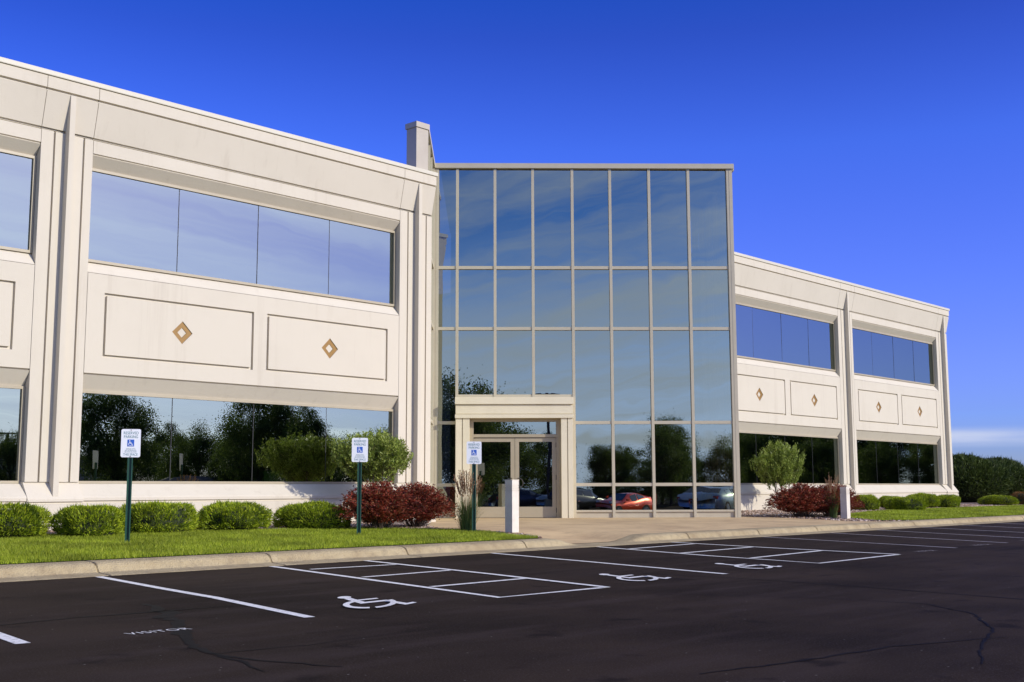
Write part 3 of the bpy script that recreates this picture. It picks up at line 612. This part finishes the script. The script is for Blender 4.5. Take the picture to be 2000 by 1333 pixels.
# ------------------------------------------------------------------ signs
def sign(loc, rz, label):
    t = empty('parking_sign', loc, rz); tag(t, label, 'sign', 'reserved parking signs along the lawn')
    mb = MB()                                 # hat-section steel post
    H = 1.52
    P = [(-.040,-.012),(-.022,-.012),(-.012,.022),(.012,.022),(.022,-.012),(.040,-.012),(.040,-.006),(.026,-.006),(.016,.028),(-.016,.028),(-.026,-.006),(-.040,-.006)]
    n = len(P); mb.add([(x, y, -.2) for x, y in P]+[(x, y, H) for x, y in P], [(i, (i+1) % n, (i+1) % n+n, i+n) for i in range(n)]+[tuple(range(2*n-1, n-1, -1))])
    post = mb.build('post', greenpost, t)
    hm = MB()
    for k in range(54): hm.cyl((0, .0212, .06+k*.0254), (0, .0205, .06+k*.0254), .0045, n=8)
    hm.build('bolt_hole', darkmetal, post)
    # plate with rounded corners
    w2, h0, h1, rc = .150, 1.362, 1.812, .028; O = []
    for cx, cz, a0 in ((w2-rc, h0+rc, -90), (w2-rc, h1-rc, 0), (-w2+rc, h1-rc, 90), (-w2+rc, h0+rc, 180)):
        O += [(cx+rc*math.cos(R(a0+15*i)), cz+rc*math.sin(R(a0+15*i))) for i in range(7)]
    n = len(O); pl = mesh('sign_plate', [(x, -.018, z) for x, z in O]+[(x, -.015, z) for x, z in O], [tuple(range(n)), tuple(range(2*n-1, n-1, -1))]+[(i, i+n, (i+1) % n+n, (i+1) % n) for i in range(n)], signwhite, t)
    FR = lambda x, z: Matrix.Translation((x, -.0195, z)) @ Matrix.Rotation(R(90), 4, 'X')
    for body, z, s_, sq in (('RESERVED', 1.728, .064, .80), ('PARKING', 1.668, .064, .82), ('VEHICLES WITH', 1.487, .024, .85), ('VET OR DIS PLATES', 1.463, .024, .85), ('OR STATE DIS CARD', 1.439, .024, .85), ('THIS SPACE', 1.388, .054, .80)):
        text('lettering', body, s_, signgreen, FR(0, z), pl, squeeze=sq)
    mb = MB().box(-.052, .052, -.0205, -.0185, 1.535, 1.645); sy = mb.build('symbol_panel', signblue, pl)
    m2 = MB(); wc_mesh(m2, lambda x, y, k: ((x-.08)*.095, -.0215-.00003*k, 1.543+y*.092)); m2.build('symbol', signwhite, sy)
    for z in (1.797, 1.375): MB().cyl((0, -.026, z), (0, -.016, z), .007).build('bolt', darkmetal, pl)
    return t
S1 = sign((9.54, 17.32, .26), R(-33), 'reserved parking sign on the leftmost green post before the clipped shrubs')
S2 = sign((14.12, 17.15, .25), R(-38), 'reserved parking sign on the middle green post left of the large barberry')
S3 = sign((16.71, 16.71, .24), R(-42), 'reserved parking sign rising from the ornamental grass by the entrance doors')
def bollard(x, y, z, h, label):
    t = empty('bollard', (x, y, z)); tag(t, label, 'bollard', 'square light bollards by the walkway'); a = .098
    mb = MB().box(-a, a, -a, a, .02, h*.80)
    zz = h*.80
    for k in range(4): mb.box(-a+.012, a-.012, -a+.012, a-.012, zz, zz+.012).box(-a, a, -a, a, zz+.012, zz+.036 if k < 3 else h); zz += .036
    b = mb.build('shaft', bollw, t)
    MB().box(-.09, .09, -.09, .09, -.12, .019).build('footing', conc, t)
    MB().box(-a-.004, a+.004, -a-.004, a+.004, h+.001, h+.018).build('cap', bollw, t)
bollard(17.30, 16.22, .22, 1.05, 'pale square concrete bollard in front of the entrance doors')
bollard(31.24, 16.18, .22, .90, 'pale square bollard at the right end of the walkway, before the red barberry')

# ------------------------------------------------------------------ plants
def leaf_quads(C_, Dn, Ln, Wd, tip=.25):
    """kite-shaped leaves: centres C_, directions Dn (unit), lengths, widths"""
    n = len(C_); a = rng.normal(size=(n, 3)); s_ = np.cross(Dn, a); s_ /= np.linalg.norm(s_, axis=1)[:, None]+1e-9
    Ln = np.broadcast_to(Ln, (n,))[:, None]; Wd = np.broadcast_to(Wd, (n,))[:, None]
    V = np.stack([C_-Dn*Ln*.5, C_-s_*Wd*.5, C_+Dn*Ln*.5, C_+s_*Wd*.5], 1).reshape(-1, 3)
    return V, np.arange(4*n).reshape(-1, 4)
def unit(v): return v/(np.linalg.norm(v, axis=-1, keepdims=True)+1e-9)
def lump(P, seed, k=1.0):
    r_ = np.random.default_rng(seed); A = r_.normal(size=(5, 3))*3.2*k; ph = r_.uniform(0, 6.28, 5)
    return sum(np.sin(P@A[i]+ph[i]) for i in range(5))/5
def yew(seed, rx=.70, ry=.62, h=.52, n=9000, m=None, leaf=.07, name='clipped_shrub', sq=.78):
    r_ = np.random.default_rng(seed); t = empty(name)
    th = r_.uniform(0, 2*np.pi, n); v = r_.uniform(-.45, 1, n); ph = np.arcsin(np.clip(v, -1, 1))
    d = np.stack([np.cos(ph)*np.cos(th), np.cos(ph)*np.sin(th), np.sin(ph)], 1)
    d = np.sign(d)*np.abs(d)**sq                      # boxier, flat-topped
    k = r_.uniform(.80, 1.0, n)**.6*(1+.20*lump(d, seed))
    C_ = d*np.array([rx, ry, h*.62])*k[:, None]+np.array([0, 0, h*.42]); C_[:, 2] = np.maximum(C_[:, 2], .03)
    Dn = unit(unit(d)*.9+np.array([0, 0, .55])+r_.normal(0, .45, (n, 3)))
    V, Fc = leaf_quads(C_, Dn, leaf*r_.uniform(.6, 1.3, n), leaf*.20)
    sp_ = r_.random(n) < .10; V = V.reshape(n, 4, 3); V[sp_, 2] += Dn[sp_]*leaf*.7; V = V.reshape(-1, 3)
    fast('foliage', V, Fc, m or yewm, t)
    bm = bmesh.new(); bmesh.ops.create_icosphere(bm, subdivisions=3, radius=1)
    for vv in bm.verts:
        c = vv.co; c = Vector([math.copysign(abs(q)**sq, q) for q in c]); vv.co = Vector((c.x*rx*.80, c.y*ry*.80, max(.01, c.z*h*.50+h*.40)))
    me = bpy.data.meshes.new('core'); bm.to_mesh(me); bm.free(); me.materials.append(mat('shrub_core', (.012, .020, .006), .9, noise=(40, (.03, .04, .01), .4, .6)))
    o = bpy.data.objects.new('branches_or_core', me); col.objects.link(o); o.parent = t  # solid dark ellipsoid added as a core behind the leaves, no modelled stems
    return t
def barberry(seed, rx=.72, ry=.6, h=.9, stems=330):
    r_ = np.random.default_rng(seed); t = empty('barberry_bush'); CC = []; DD = []; mb = MB()
    for i in range(stems):
        a = r_.uniform(0, 6.283); el = r_.uniform(.05, 1.0)**.8; r0 = r_.uniform(.0, .25)
        b0 = np.array([math.cos(a)*rx*r0, math.sin(a)*ry*r0, .02]); e = np.array([math.cos(a)*rx*math.cos(el*1.5)*1.0, math.sin(a)*ry*math.cos(el*1.5), h*(.16+.84*math.sin(el*1.5))*r_.uniform(.8, 1.06)])
        c = (b0+e)/2+np.array([0, 0, h*.22]); n = int(38+r_.integers(0, 16)); tt = r_.uniform(.22, 1, n)[:, None]
        P = (1-tt)**2*b0+2*(1-tt)*tt*c+tt**2*e; T = unit(2*(1-tt)*(c-b0)+2*tt*(e-c))
        CC.append(P+r_.normal(0, .022, (n, 3))); DD.append(unit(T+r_.normal(0, .6, (n, 3))))
        if i % 4 == 0:
            q = [(1-s_)**2*b0+2*(1-s_)*s_*c+s_**2*e for s_ in (0, .25, .5, .75, 1)]; mb.tube([tuple(x) for x in q], [.006, .005, .004, .003, .002], 4)
    C_ = np.concatenate(CC); C_[:, 2] = np.maximum(C_[:, 2], .02); D_ = np.concatenate(DD); n = len(C_)
    V, Fc = leaf_quads(C_, D_, r_.uniform(.03, .055, n), r_.uniform(.018, .03, n)); fast('foliage', V, Fc, barbm, t); mb.build('branches_or_core', bark, t); return t
def small_tree(seed, r0=.88, zc=1.62, h0=.32, n_tw=520, m=None, name='small_tree', leaf=.092, per=34, ht=.80):
    r_ = np.random.default_rng(seed); t = empty(name); CC = []; DD = []; mb = MB(); tw = MB()
    tips = []
    for i in range(7):
        a = i*.9+r_.uniform(-.3, .3); rr_ = r_.uniform(.15, .6)
        p0 = np.array([math.cos(a)*.05, math.sin(a)*.05, -.05]); p1 = np.array([math.cos(a)*rr_*.55, math.sin(a)*rr_*.55, zc*.42]); p2 = np.array([math.cos(a)*rr_*r0, math.sin(a)*rr_*r0, zc+r_.uniform(-.2, .3)])
        pts = [p0, (p0+p1)/2+r_.normal(0, .02, 3), p1, (p1+p2)/2+r_.normal(0, .03, 3), p2]; mb.tube([tuple(x) for x in pts], [.022, .018, .014, .010, .005], 6); tips += pts[2:]
    tips = np.array(tips)
    for i in range(n_tw):
        d = unit(r_.normal(size=3)); k = r_.uniform(.25, 1)**.5; e = np.array([d[0]*r0, d[1]*r0, d[2]*r0*ht])*k*(1+.30*float(lump(d[None], seed)[0]))
        e = e+np.array([0, 0, zc]); 
        up = unit(d*.6+np.array([0, 0, 1.0])+r_.normal(0, .25, 3)); ln = r_.uniform(.18, .40)*(1.5 if d[2] > .3 and i % 3 == 0 else .95); b0 = e-up*ln*.75; e = e+up*ln*.25
        s_ = tips[np.argmin(((tips-b0)**2).sum(1))]; tw.tube([tuple(s_), tuple(b0), tuple(e)], [.004, .003, .001], 3)
        tt = r_.uniform(0, 1, per)[:, None]; P = b0+(e-b0)*tt; CC.append(P+r_.normal(0, .028, (per, 3))); DD.append(unit(up+r_.normal(0, .55, (per, 3))))
    C_ = np.concatenate(CC); D_ = np.concatenate(DD); n = len(C_)
    V, Fc = leaf_quads(C_, D_, leaf*r_.uniform(.6, 1.2, n), leaf*.30*r_.uniform(.7, 1.2, n)); fast('crown', V, Fc, m or willm, t)
    mb.V += []; tr = mb.build('trunk', bark, t); tw.build('twig', bark, tr); return t
def orn_grass(seed, r0=.30, h=1.0, nb=420, npl=46):
    r_ = np.random.default_rng(seed); t = empty('ornamental_grass'); V = []; Fc = []; V2 = []; F2 = []
    def strip(V, Fc, b0, d, ln, w0, bend, k=5):
        pts = []; 
        for i in range(k+1):
            s_ = i/k; pts.append(b0+np.array([d[0]*bend*s_*s_, d[1]*bend*s_*s_, ln*s_*(1-.22*bend*s_)]))
        sd = np.array([-d[1], d[0], 0]); n = len(V)
        for i, p in enumerate(pts): ww = w0*(1-(i/k)**1.5*.95); V += [p-sd*ww/2, p+sd*ww/2]
        for i in range(k): a = n+2*i; Fc.append((a, a+1, a+3, a+2))
    for i in range(nb):
        a = r_.uniform(0, 6.283); d = np.array([math.cos(a), math.sin(a)]); rb = r_.uniform(0, .16); strip(V, Fc, np.array([d[0]*rb, d[1]*rb, -.02]), d, h*r_.uniform(.45, .92), .010, r_.uniform(.05, .42))
    for i in range(npl):
        a = r_.uniform(0, 6.283); d = np.array([math.cos(a), math.sin(a)]); rb = r_.uniform(0, .12); bend = r_.uniform(.02, .30); ln = h*r_.uniform(1.0, 1.28)
        b0 = np.array([d[0]*rb, d[1]*rb, 0]); strip(V2, F2, b0, d, ln, .005, bend)
        for s_ in np.linspace(.70, 1, 16):
            p = b0+np.array([d[0]*bend*s_*s_, d[1]*bend*s_*s_, ln*s_*(1-.22*bend*s_)])
            for _ in range(3):
                q = unit(np.array([d[0]*.3, d[1]*.3, 1])+r_.normal(0, .35, 3)); sd = unit(np.cross(q, r_.normal(size=3))); n = len(V2); l_ = .035*(1.15-s_*.5)
                V2 += [p, p+q*l_+sd*.006, p+q*l_*1.7, p+q*l_-sd*.006]; F2.append((n, n+1, n+2, n+3))
    fast('blade', np.array(V), np.array(Fc), bladem, t); fast('plume', np.array(V2), np.array(F2), plumem, t); return t
def put(o, loc, rz=0, s_=(1, 1, 1), label=None, cat=None, group=None):
    o.location = loc; o.rotation_euler = (0, 0, rz); o.scale = s_; tag(o, label, cat, group); return o
ypro = [yew(11+i, sq=(.78, .86, .72, .90, .82)[i]) for i in range(5)]; used = [0]*5
GYW = 'clipped green shrubs along the building'
YS = [(8.60,19.75,.75,.54,'rounded green yew cut off by the left picture edge'), (9.95,19.35,.66,.53,'darker rounded green yew left of the leftmost sign post'), (11.45,19.72,.70,.56,'rounded green yew just right of the leftmost sign post'),
      (13.10,19.75,.78,.53,'rounded green yew midway between the two left sign posts'), (14.78,19.45,.78,.52,'rounded green yew left of the middle sign post and the large red barberry'),
      (39.65,19.75,.62,.52,'small rounded yew touching the right side of the far red barberry'), (43.3,20.5,.55,.46,'small dark yew behind a wider yew below the far right window'), (41.3,19.0,.80,.48,'wide yew at the lawn edge below the far right window'),
      (45.4,20.2,.78,.54,'rounded yew behind and right of the wide yew below the far right window'), (46.6,19.7,.60,.49,'rounded yew at the right corner of the building'), (53.6,20.3,.90,.42,'low flat yew in front of the big hedge bush')]
for i, (x, y, rx, h, lb) in enumerate(YS):
    k = i % 5; o = ypro[k] if not used[k] else copy_tree(ypro[k]); used[k] = 1
    put(o, (x, y, gz(y)-.01), random.uniform(0, 6.28) if i != 1 else 1.0, (rx/.70, rx/.70*.97, h/.52), lb, 'shrub', GYW)
b0 = barberry(21); b1 = barberry(22)
GB = 'dark red barberry bushes'
put(b0, (15.75, 18.45, gz(18.45)), .4, (1.75, 1.5, 1.06), 'large dark red barberry right of the middle sign post', 'shrub', GB)
put(b1, (17.0, 18.75, gz(18.7)), 2, (1.35, 1.25, 1.04), 'dark red barberry between the large one and the entrance portal', 'shrub', GB)
put(copy_tree(b0), (30.9, 17.35, gz(17.35)), 2.6, (1.75, 1.5, 1.06), 'wide dark red barberry beside the small tree right of the glass tower', 'shrub', GB)
put(copy_tree(b1), (31.9, 17.05, gz(17)), 1.1, (1.4, 1.3, 1.06), 'dark red barberry behind the right bollard', 'shrub', GB)
put(copy_tree(b1), (33.1, 17.35, gz(17.2)), 4.1, (1.2, 1.2, 1.04), 'narrow red barberry just right of the right bollard', 'shrub', GB)
s1 = small_tree(31, ht=.66); put(s1, (17.55, 20.82, .33), .3, (1.16, 1.0, .96), 'small multi-stemmed green tree behind the large red barberry left of the entrance', 'small tree', 'small multi-stemmed trees by the wall')
s2 = small_tree(33); put(s2, (35.55, 20.8, .33), 1.3, (1.03, .95, 1.0), 'small round-crowned green tree right of the glass tower', 'small tree', 'small multi-stemmed trees by the wall')
g1 = orn_grass(41); put(g1, (16.75, 16.95, gz(16.9)), 0, (1, 1, 1), 'feathery ornamental grass around the sign post by the doors', 'ornamental grass', 'clumps of ornamental grass')
g2 = orn_grass(42, nb=260, npl=26); put(g2, (31.35, 16.62, gz(16.6)), 0, (.75, .75, 1.03), 'narrow ornamental grass behind the right bollard', 'ornamental grass', 'clumps of ornamental grass')
hb = yew(51, 1, 1, 1, 22000, hedgem, .09, 'hedge_bush', 1.0); put(hb, (60.8, 24.8, .36), 0, (2.5, 2.4, 2.25), 'big dark rounded hedge bush beyond the right end of the building', 'bush', 'dark hedge bushes')
hb2 = copy_tree(hb); put(hb2, (66.0, 25.5, .36), 2, (2.4, 2.4, 2.2), 'second dark hedge bush at the right picture edge', 'bush', 'dark hedge bushes')
og = yew(52, .6, .6, .6, 5000, orangem, .06, 'orange_shrub'); put(og, (55.6, 19.9, .3), 0, (1, 1, 1), 'orange and green shrub at the right picture edge beside the low yew', 'shrub')
# ---- trees across the lot (seen as reflections)
def tree(seed, H=6.5, cr=2.6, clumps=110, per=430, lf=.11, cz=.60, ch=.42):
    r_ = np.random.default_rng(seed); t = empty('shade_tree'); mb = MB(); CC = []; DD = []
    mb.cyl((0, 0, -.2), (0, 0, H*.3), .17, .13, 9).cyl((0, 0, H*.3), (.1, .05, H*.75), .13, .04, 8)
    for i in range(clumps):
        d = unit(r_.normal(size=3)); k = r_.uniform(.3, 1)**.5; c = np.array([d[0]*cr, d[1]*cr, d[2]*H*ch])*k*(1+.25*float(lump(d[None], seed)[0]))+np.array([0, 0, H*cz]); c[2] = max(c[2], .35)
        if i % 5 == 0: mb.cyl((0, 0, H*r_.uniform(.2, .5)), tuple(c), .05, .01, 5)
        s_ = cr*r_.uniform(.10, .20); P = c+r_.normal(size=(per, 3))*s_*np.array([1, 1, .75]); CC.append(P); DD.append(unit(r_.normal(size=(per, 3))))
    C_ = np.concatenate(CC); D_ = np.concatenate(DD); n = len(C_)
    V, Fc = leaf_quads(C_, D_, lf*r_.uniform(.5, 1.2, n), lf*.6); fast('crown', V, Fc, treem, t); mb.build('trunk', bark, t); return t
tp = [tree(61), tree(62, cr=2.2, cz=.55, ch=.46), tree(63, cr=3.0, clumps=130, cz=.52, ch=.45)]; tu = [0, 0, 0]
TR = [(-14.6,-11.7,9.2,1.0),(-17.5,-15,7.5,1.1),(-20.3,-21,7.2,1),(-11.3,-24,4.6,.8),(-23.1,-40,5.0,1.4),(-4.8,-23.5,6.6,.62),(-7.4,-27,6.9,.7),(-9.9,-33,4.6,1),(-3.6,-30,5.4,.9),(-5,-36,4.7,1.2),(-19,-25.5,6.0,1),(-13.5,-34,4.4,1.3),
      (37.8,-25.8,7.7,.85),(52.5,-44,6.6,.9),(50.3,-36.6,6.4,.8),(47.0,-24,7.9,.8),(52.6,-26.6,7.4,.9),(70.7,-44,6.1,1.3),(44,-56,5.0,1.3),(60,-34,5.4,1.2),(43,-34,5.6,.9),(56,-38,6.2,.9),(49,-29.5,5.6,.8),(61,-24,6.6,.9),(35,-35,5.2,.9),
      (88,-20,7.4,1.5),(94,-14.6,8.8,1.1),(98,-9,8.8,1.2),(98,-3,8.8,1.2),(104,2,8.0,1.3),(101,-20,8.0,1.3),(108,-12,9.5,1.4),(80,-28,6.0,1.4),(83.5,-6.6,6.0,.8),(86,-2.5,5.6,.9),(90,1.0,5.4,.8),(90,5.5,5.0,.9),(79,-11,5.8,.7),(100,8,8,1.3)]
for i, (x, y, H, wf) in enumerate(TR):
    k = i % 3; o = tp[k] if not tu[k] else copy_tree(tp[k]); tu[k] = 1
    put(o, (x, y, -.35), random.uniform(0, 6.28), (H/6.5*wf, H/6.5*wf, H/6.5), 'dark leafy tree across the lot reflected in the building glass', 'tree', 'trees across the lot reflected in the glass')
for i, (x, y) in enumerate(((-9.5,-19),(-7.4,-18.3),(-5.2,-18.9),(-12,-20.5),(-15,-22))):
    o = copy_tree(hb); put(o, (x, y, -.35), i, (1.3, 1.2, 1.45), 'dark round bush across the lot reflected in the glass tower', 'bush', 'dark hedge bushes')

# ------------------------------------------------------------------ cars (seen as reflections in the tower)
def car(name, paint, Lh, H, Wd, prof, label, loc, heading, cat='car'):
    """prof: list of (x along the car, belt z, top z, top half width) from nose to tail; x in metres, front positive"""
    t = empty(name, loc, heading); tag(t, label, cat, 'cars parked in the lot, reflected in the glass tower'); V = []; F_ = []; w2 = Wd/2
    for x, zb, zt, wt in prof:
        e = min(1, (Lh/2-abs(x))/.35); ww = w2*(.80+.20*math.sqrt(max(0, e)))
        row = [(ww*.93, .22), (ww, .40), (ww*1.0, (zb+.4)/2), (ww*.96, zb), (wt, zt-.03), (wt*.6, zt), (0, zt+.01)]
        V += [(x, y, z) for y, z in row]+[(x, -y, z) for y, z in row[-2::-1]]
    n = 13
    for i in range(len(prof)-1):
        for j in range(n-1): a = i*n+j; F_.append((a, a+1, a+n+1, a+n))
    F_ += [tuple(range(n)), tuple(range((len(prof)-1)*n+n-1, (len(prof)-1)*n-1, -1))]
    F_ = [tuple(reversed(f)) for f in F_]
    body = mesh('body', V, F_, paint, t, smooth=True)
    # glazing between belt and roof, 6 mm proud
    gm = MB(); cab = [i for i, p in enumerate(prof) if p[2]-p[1] > .25]; i0, i1 = cab[0], cab[-1]
    for s_ in (1, -1):
        for i in range(i0, i1):
            (xa, ba, ta, wa), (xb, bb, tb, wb) = prof[i], prof[i+1]; q = []
            for X, B_, T_, W_ in ((xa, ba, ta, wa), (xb, bb, tb, wb)):
                z0, z1 = B_+.05, T_-.09; yb = w2*.96; f = lambda z: yb+(W_-yb)*(z-B_)/(T_-.03-B_)+.012
                q.append(((X, s_*f(z0), z0), (X, s_*f(z1), z1)))
            d = .04 if True else 0
            A_ = [Vector(q[0][0])-Vector((d, 0, 0)), Vector(q[1][0])+Vector((d, 0, 0)), Vector(q[1][1])+Vector((d, 0, 0)), Vector(q[0][1])-Vector((d, 0, 0))]
            gm.add(A_, [(0, 1, 2, 3)])
    gm.build('side_window', carglass, t)
    for nm, i, j in (('windscreen', i0-1, i0), ('rear_window', i1, i1+1)):
        (xa, ba, ta, wa), (xb, bb, tb, wb) = prof[i], prof[j]; up = Vector((0, 0, .014))
        mesh(nm, [Vector((xa, -wa*.88, ta))+up, Vector((xa, wa*.88, ta))+up, Vector((xb, wb*.9, tb))+up, Vector((xb, -wb*.9, tb))+up], [(0, 1, 2, 3)], carglass, t)
    for sx in (Lh*.31, -Lh*.30):
        for s_ in (1, -1):
            wh = empty('wheel', (sx, s_*(w2-.10), .31), 0, t)
            MB().cyl((0, -.11, 0), (0, .11, 0), .32, n=22).build('tyre', tyre, wh); MB().cyl((0, s_*.105, 0), (0, s_*.118, 0), .20, .19, n=14).build('rim', rimm, wh)
    for s_ in (1, -1):
        MB().box(Lh/2-.30, Lh/2-.06, s_*w2*.55, s_*w2*.86, .58, .72).build('headlight', clearlens, t)
        MB().box(-Lh/2+.02, -Lh/2+.22, s_*w2*.58, s_*w2*.90, .66, .84).build('tail_light', redlens, t)
        MB().box(.55, .70, s_*(w2-.02), s_*(w2+.14), .92, 1.03).build('wing_mirror', paint, t)
    return t
def paint(n, c): return mat(n, c, .28, metal=.35, coat=.6)
SED = [(2.3,.55,.56,.6),(2.2,.66,.70,.7),(1.6,.80,.84,.72),(.95,.90,.95,.70),(.15,.93,1.38,.56),(-.6,.94,1.43,.56),(-1.25,.95,1.33,.54),(-1.75,.96,1.04,.66),(-2.2,.88,.98,.70),(-2.3,.6,.7,.66)]
CPE = [(2.15,.50,.52,.55),(2.0,.62,.66,.66),(1.4,.76,.80,.70),(.75,.84,.90,.68),(.05,.88,1.26,.52),(-.6,.90,1.31,.50),(-1.2,.92,1.18,.48),(-1.8,.92,1.0,.56),(-2.1,.80,.86,.6),(-2.18,.6,.66,.6)]
WAG = [(2.35,.56,.58,.6),(2.2,.72,.76,.72),(1.6,.86,.90,.74),(1.0,.94,1.0,.72),(.3,.97,1.42,.60),(-.6,.98,1.48,.60),(-1.5,.99,1.46,.60),(-2.1,.98,1.40,.58),(-2.32,.9,.98,.64),(-2.36,.6,.66,.64)]
car('parked_car', paint('orange_red_paint', (.95, .09, .015)), 4.33, 1.3, 1.75, CPE, 'orange-red coupe reflected in the lower panes of the glass tower', (1.0,-11.2,-.31), R(90))
car('parked_car', paint('black_paint', (.012, .013, .016)), 4.7, 1.48, 1.8, WAG, 'black estate car reflected left of the orange-red coupe in the glass tower', (-3.0,-11.4,-.31), R(-90))
car('parked_car', paint('silver_green_paint', (.45, .54, .50)), 4.6, 1.43, 1.8, SED, 'silver-green sedan reflected at the right end of the glass tower', (9.0,-10.2,-.31), R(-90))
car('parked_car', paint('dark_grey_paint', (.06, .062, .07)), 4.6, 1.43, 1.8, SED, 'dark grey sedan reflected in the entrance door glass', (-9.3,-12.5,-.31), R(-60))
car('parked_car', paint('white_paint', (.8, .8, .8)), 4.7, 1.48, 1.8, WAG, 'white car reflected behind the silver-green sedan in the glass tower', (2.5,-19.5,-.31), R(90))
car('parked_car', paint('silver_paint', (.62, .64, .66)), 4.6, 1.43, 1.8, SED, 'silver sedan reflected between the orange-red coupe and the silver-green sedan', (5.0,-14.5,-.31), R(-90))
car('parked_car', paint('pale_gold_paint', (.50, .46, .38)), 4.7, 1.48, 1.8, WAG, 'pale estate car reflected beside the dark grey sedan in the door glass', (-6.6,-14.0,-.31), R(90))
# ------------------------------------------------------------------ light poles and a house across the street
def light_pole(x, y, h, label, rz):
    t = empty('light_pole', (x, y, -.35), rz); tag(t, label, 'light pole', 'parking lot light poles reflected in the glass')
    MB().box(-.09, .09, -.09, .09, 0, h).build('pole', darkmetal, t); MB().cyl((0, 0, 0), (0, 0, .7), .28, n=16).build('base', conc, t)
    for s_ in (1, -1): MB().box(s_*.09, s_*.35, -.03, .03, h-.12, h-.06).box(s_*.3, s_*.95, -.2, .2, h-.14, h-.02).build('lamp_head', darkmetal, t)
light_pole(-3.3, -8.6, 7.6, 'twin-headed dark light pole reflected above the entrance portal', R(-45)); light_pole(39.5, -46, 5.8, 'twin-headed dark light pole reflected in the far left lower window', 0)
t = empty('house', (44, -50, -.4), R(20)); tag(t, 'low grey-roofed house reflected in the far left lower window', 'house', 'houses across the street reflected in the glass')
MB().box(-7, 7, -4, 4, 0, 2.2).build('wall', sidingm, t); mesh('roof', [(-7.6,-4.6,2.2),(7.6,-4.6,2.2),(7.6,4.6,2.2),(-7.6,4.6,2.2),(-3.5,0,4.2),(3.5,0,4.2)], [(0,1,5,4),(1,2,5),(2,3,4,5),(3,0,4),(3,2,1,0)], roofshingle, t)
t2 = copy_tree(t); t2.location = (48.5, -30.5, -2.2); t2['label'] = 'low grey hipped roof reflected in the lower window behind the leftmost sign'
for o in bpy.data.objects:                    # interiors of label-less repeats keep their plain names
    if o.type == 'EMPTY' and o.name.startswith('house') and 'label' not in o: pass
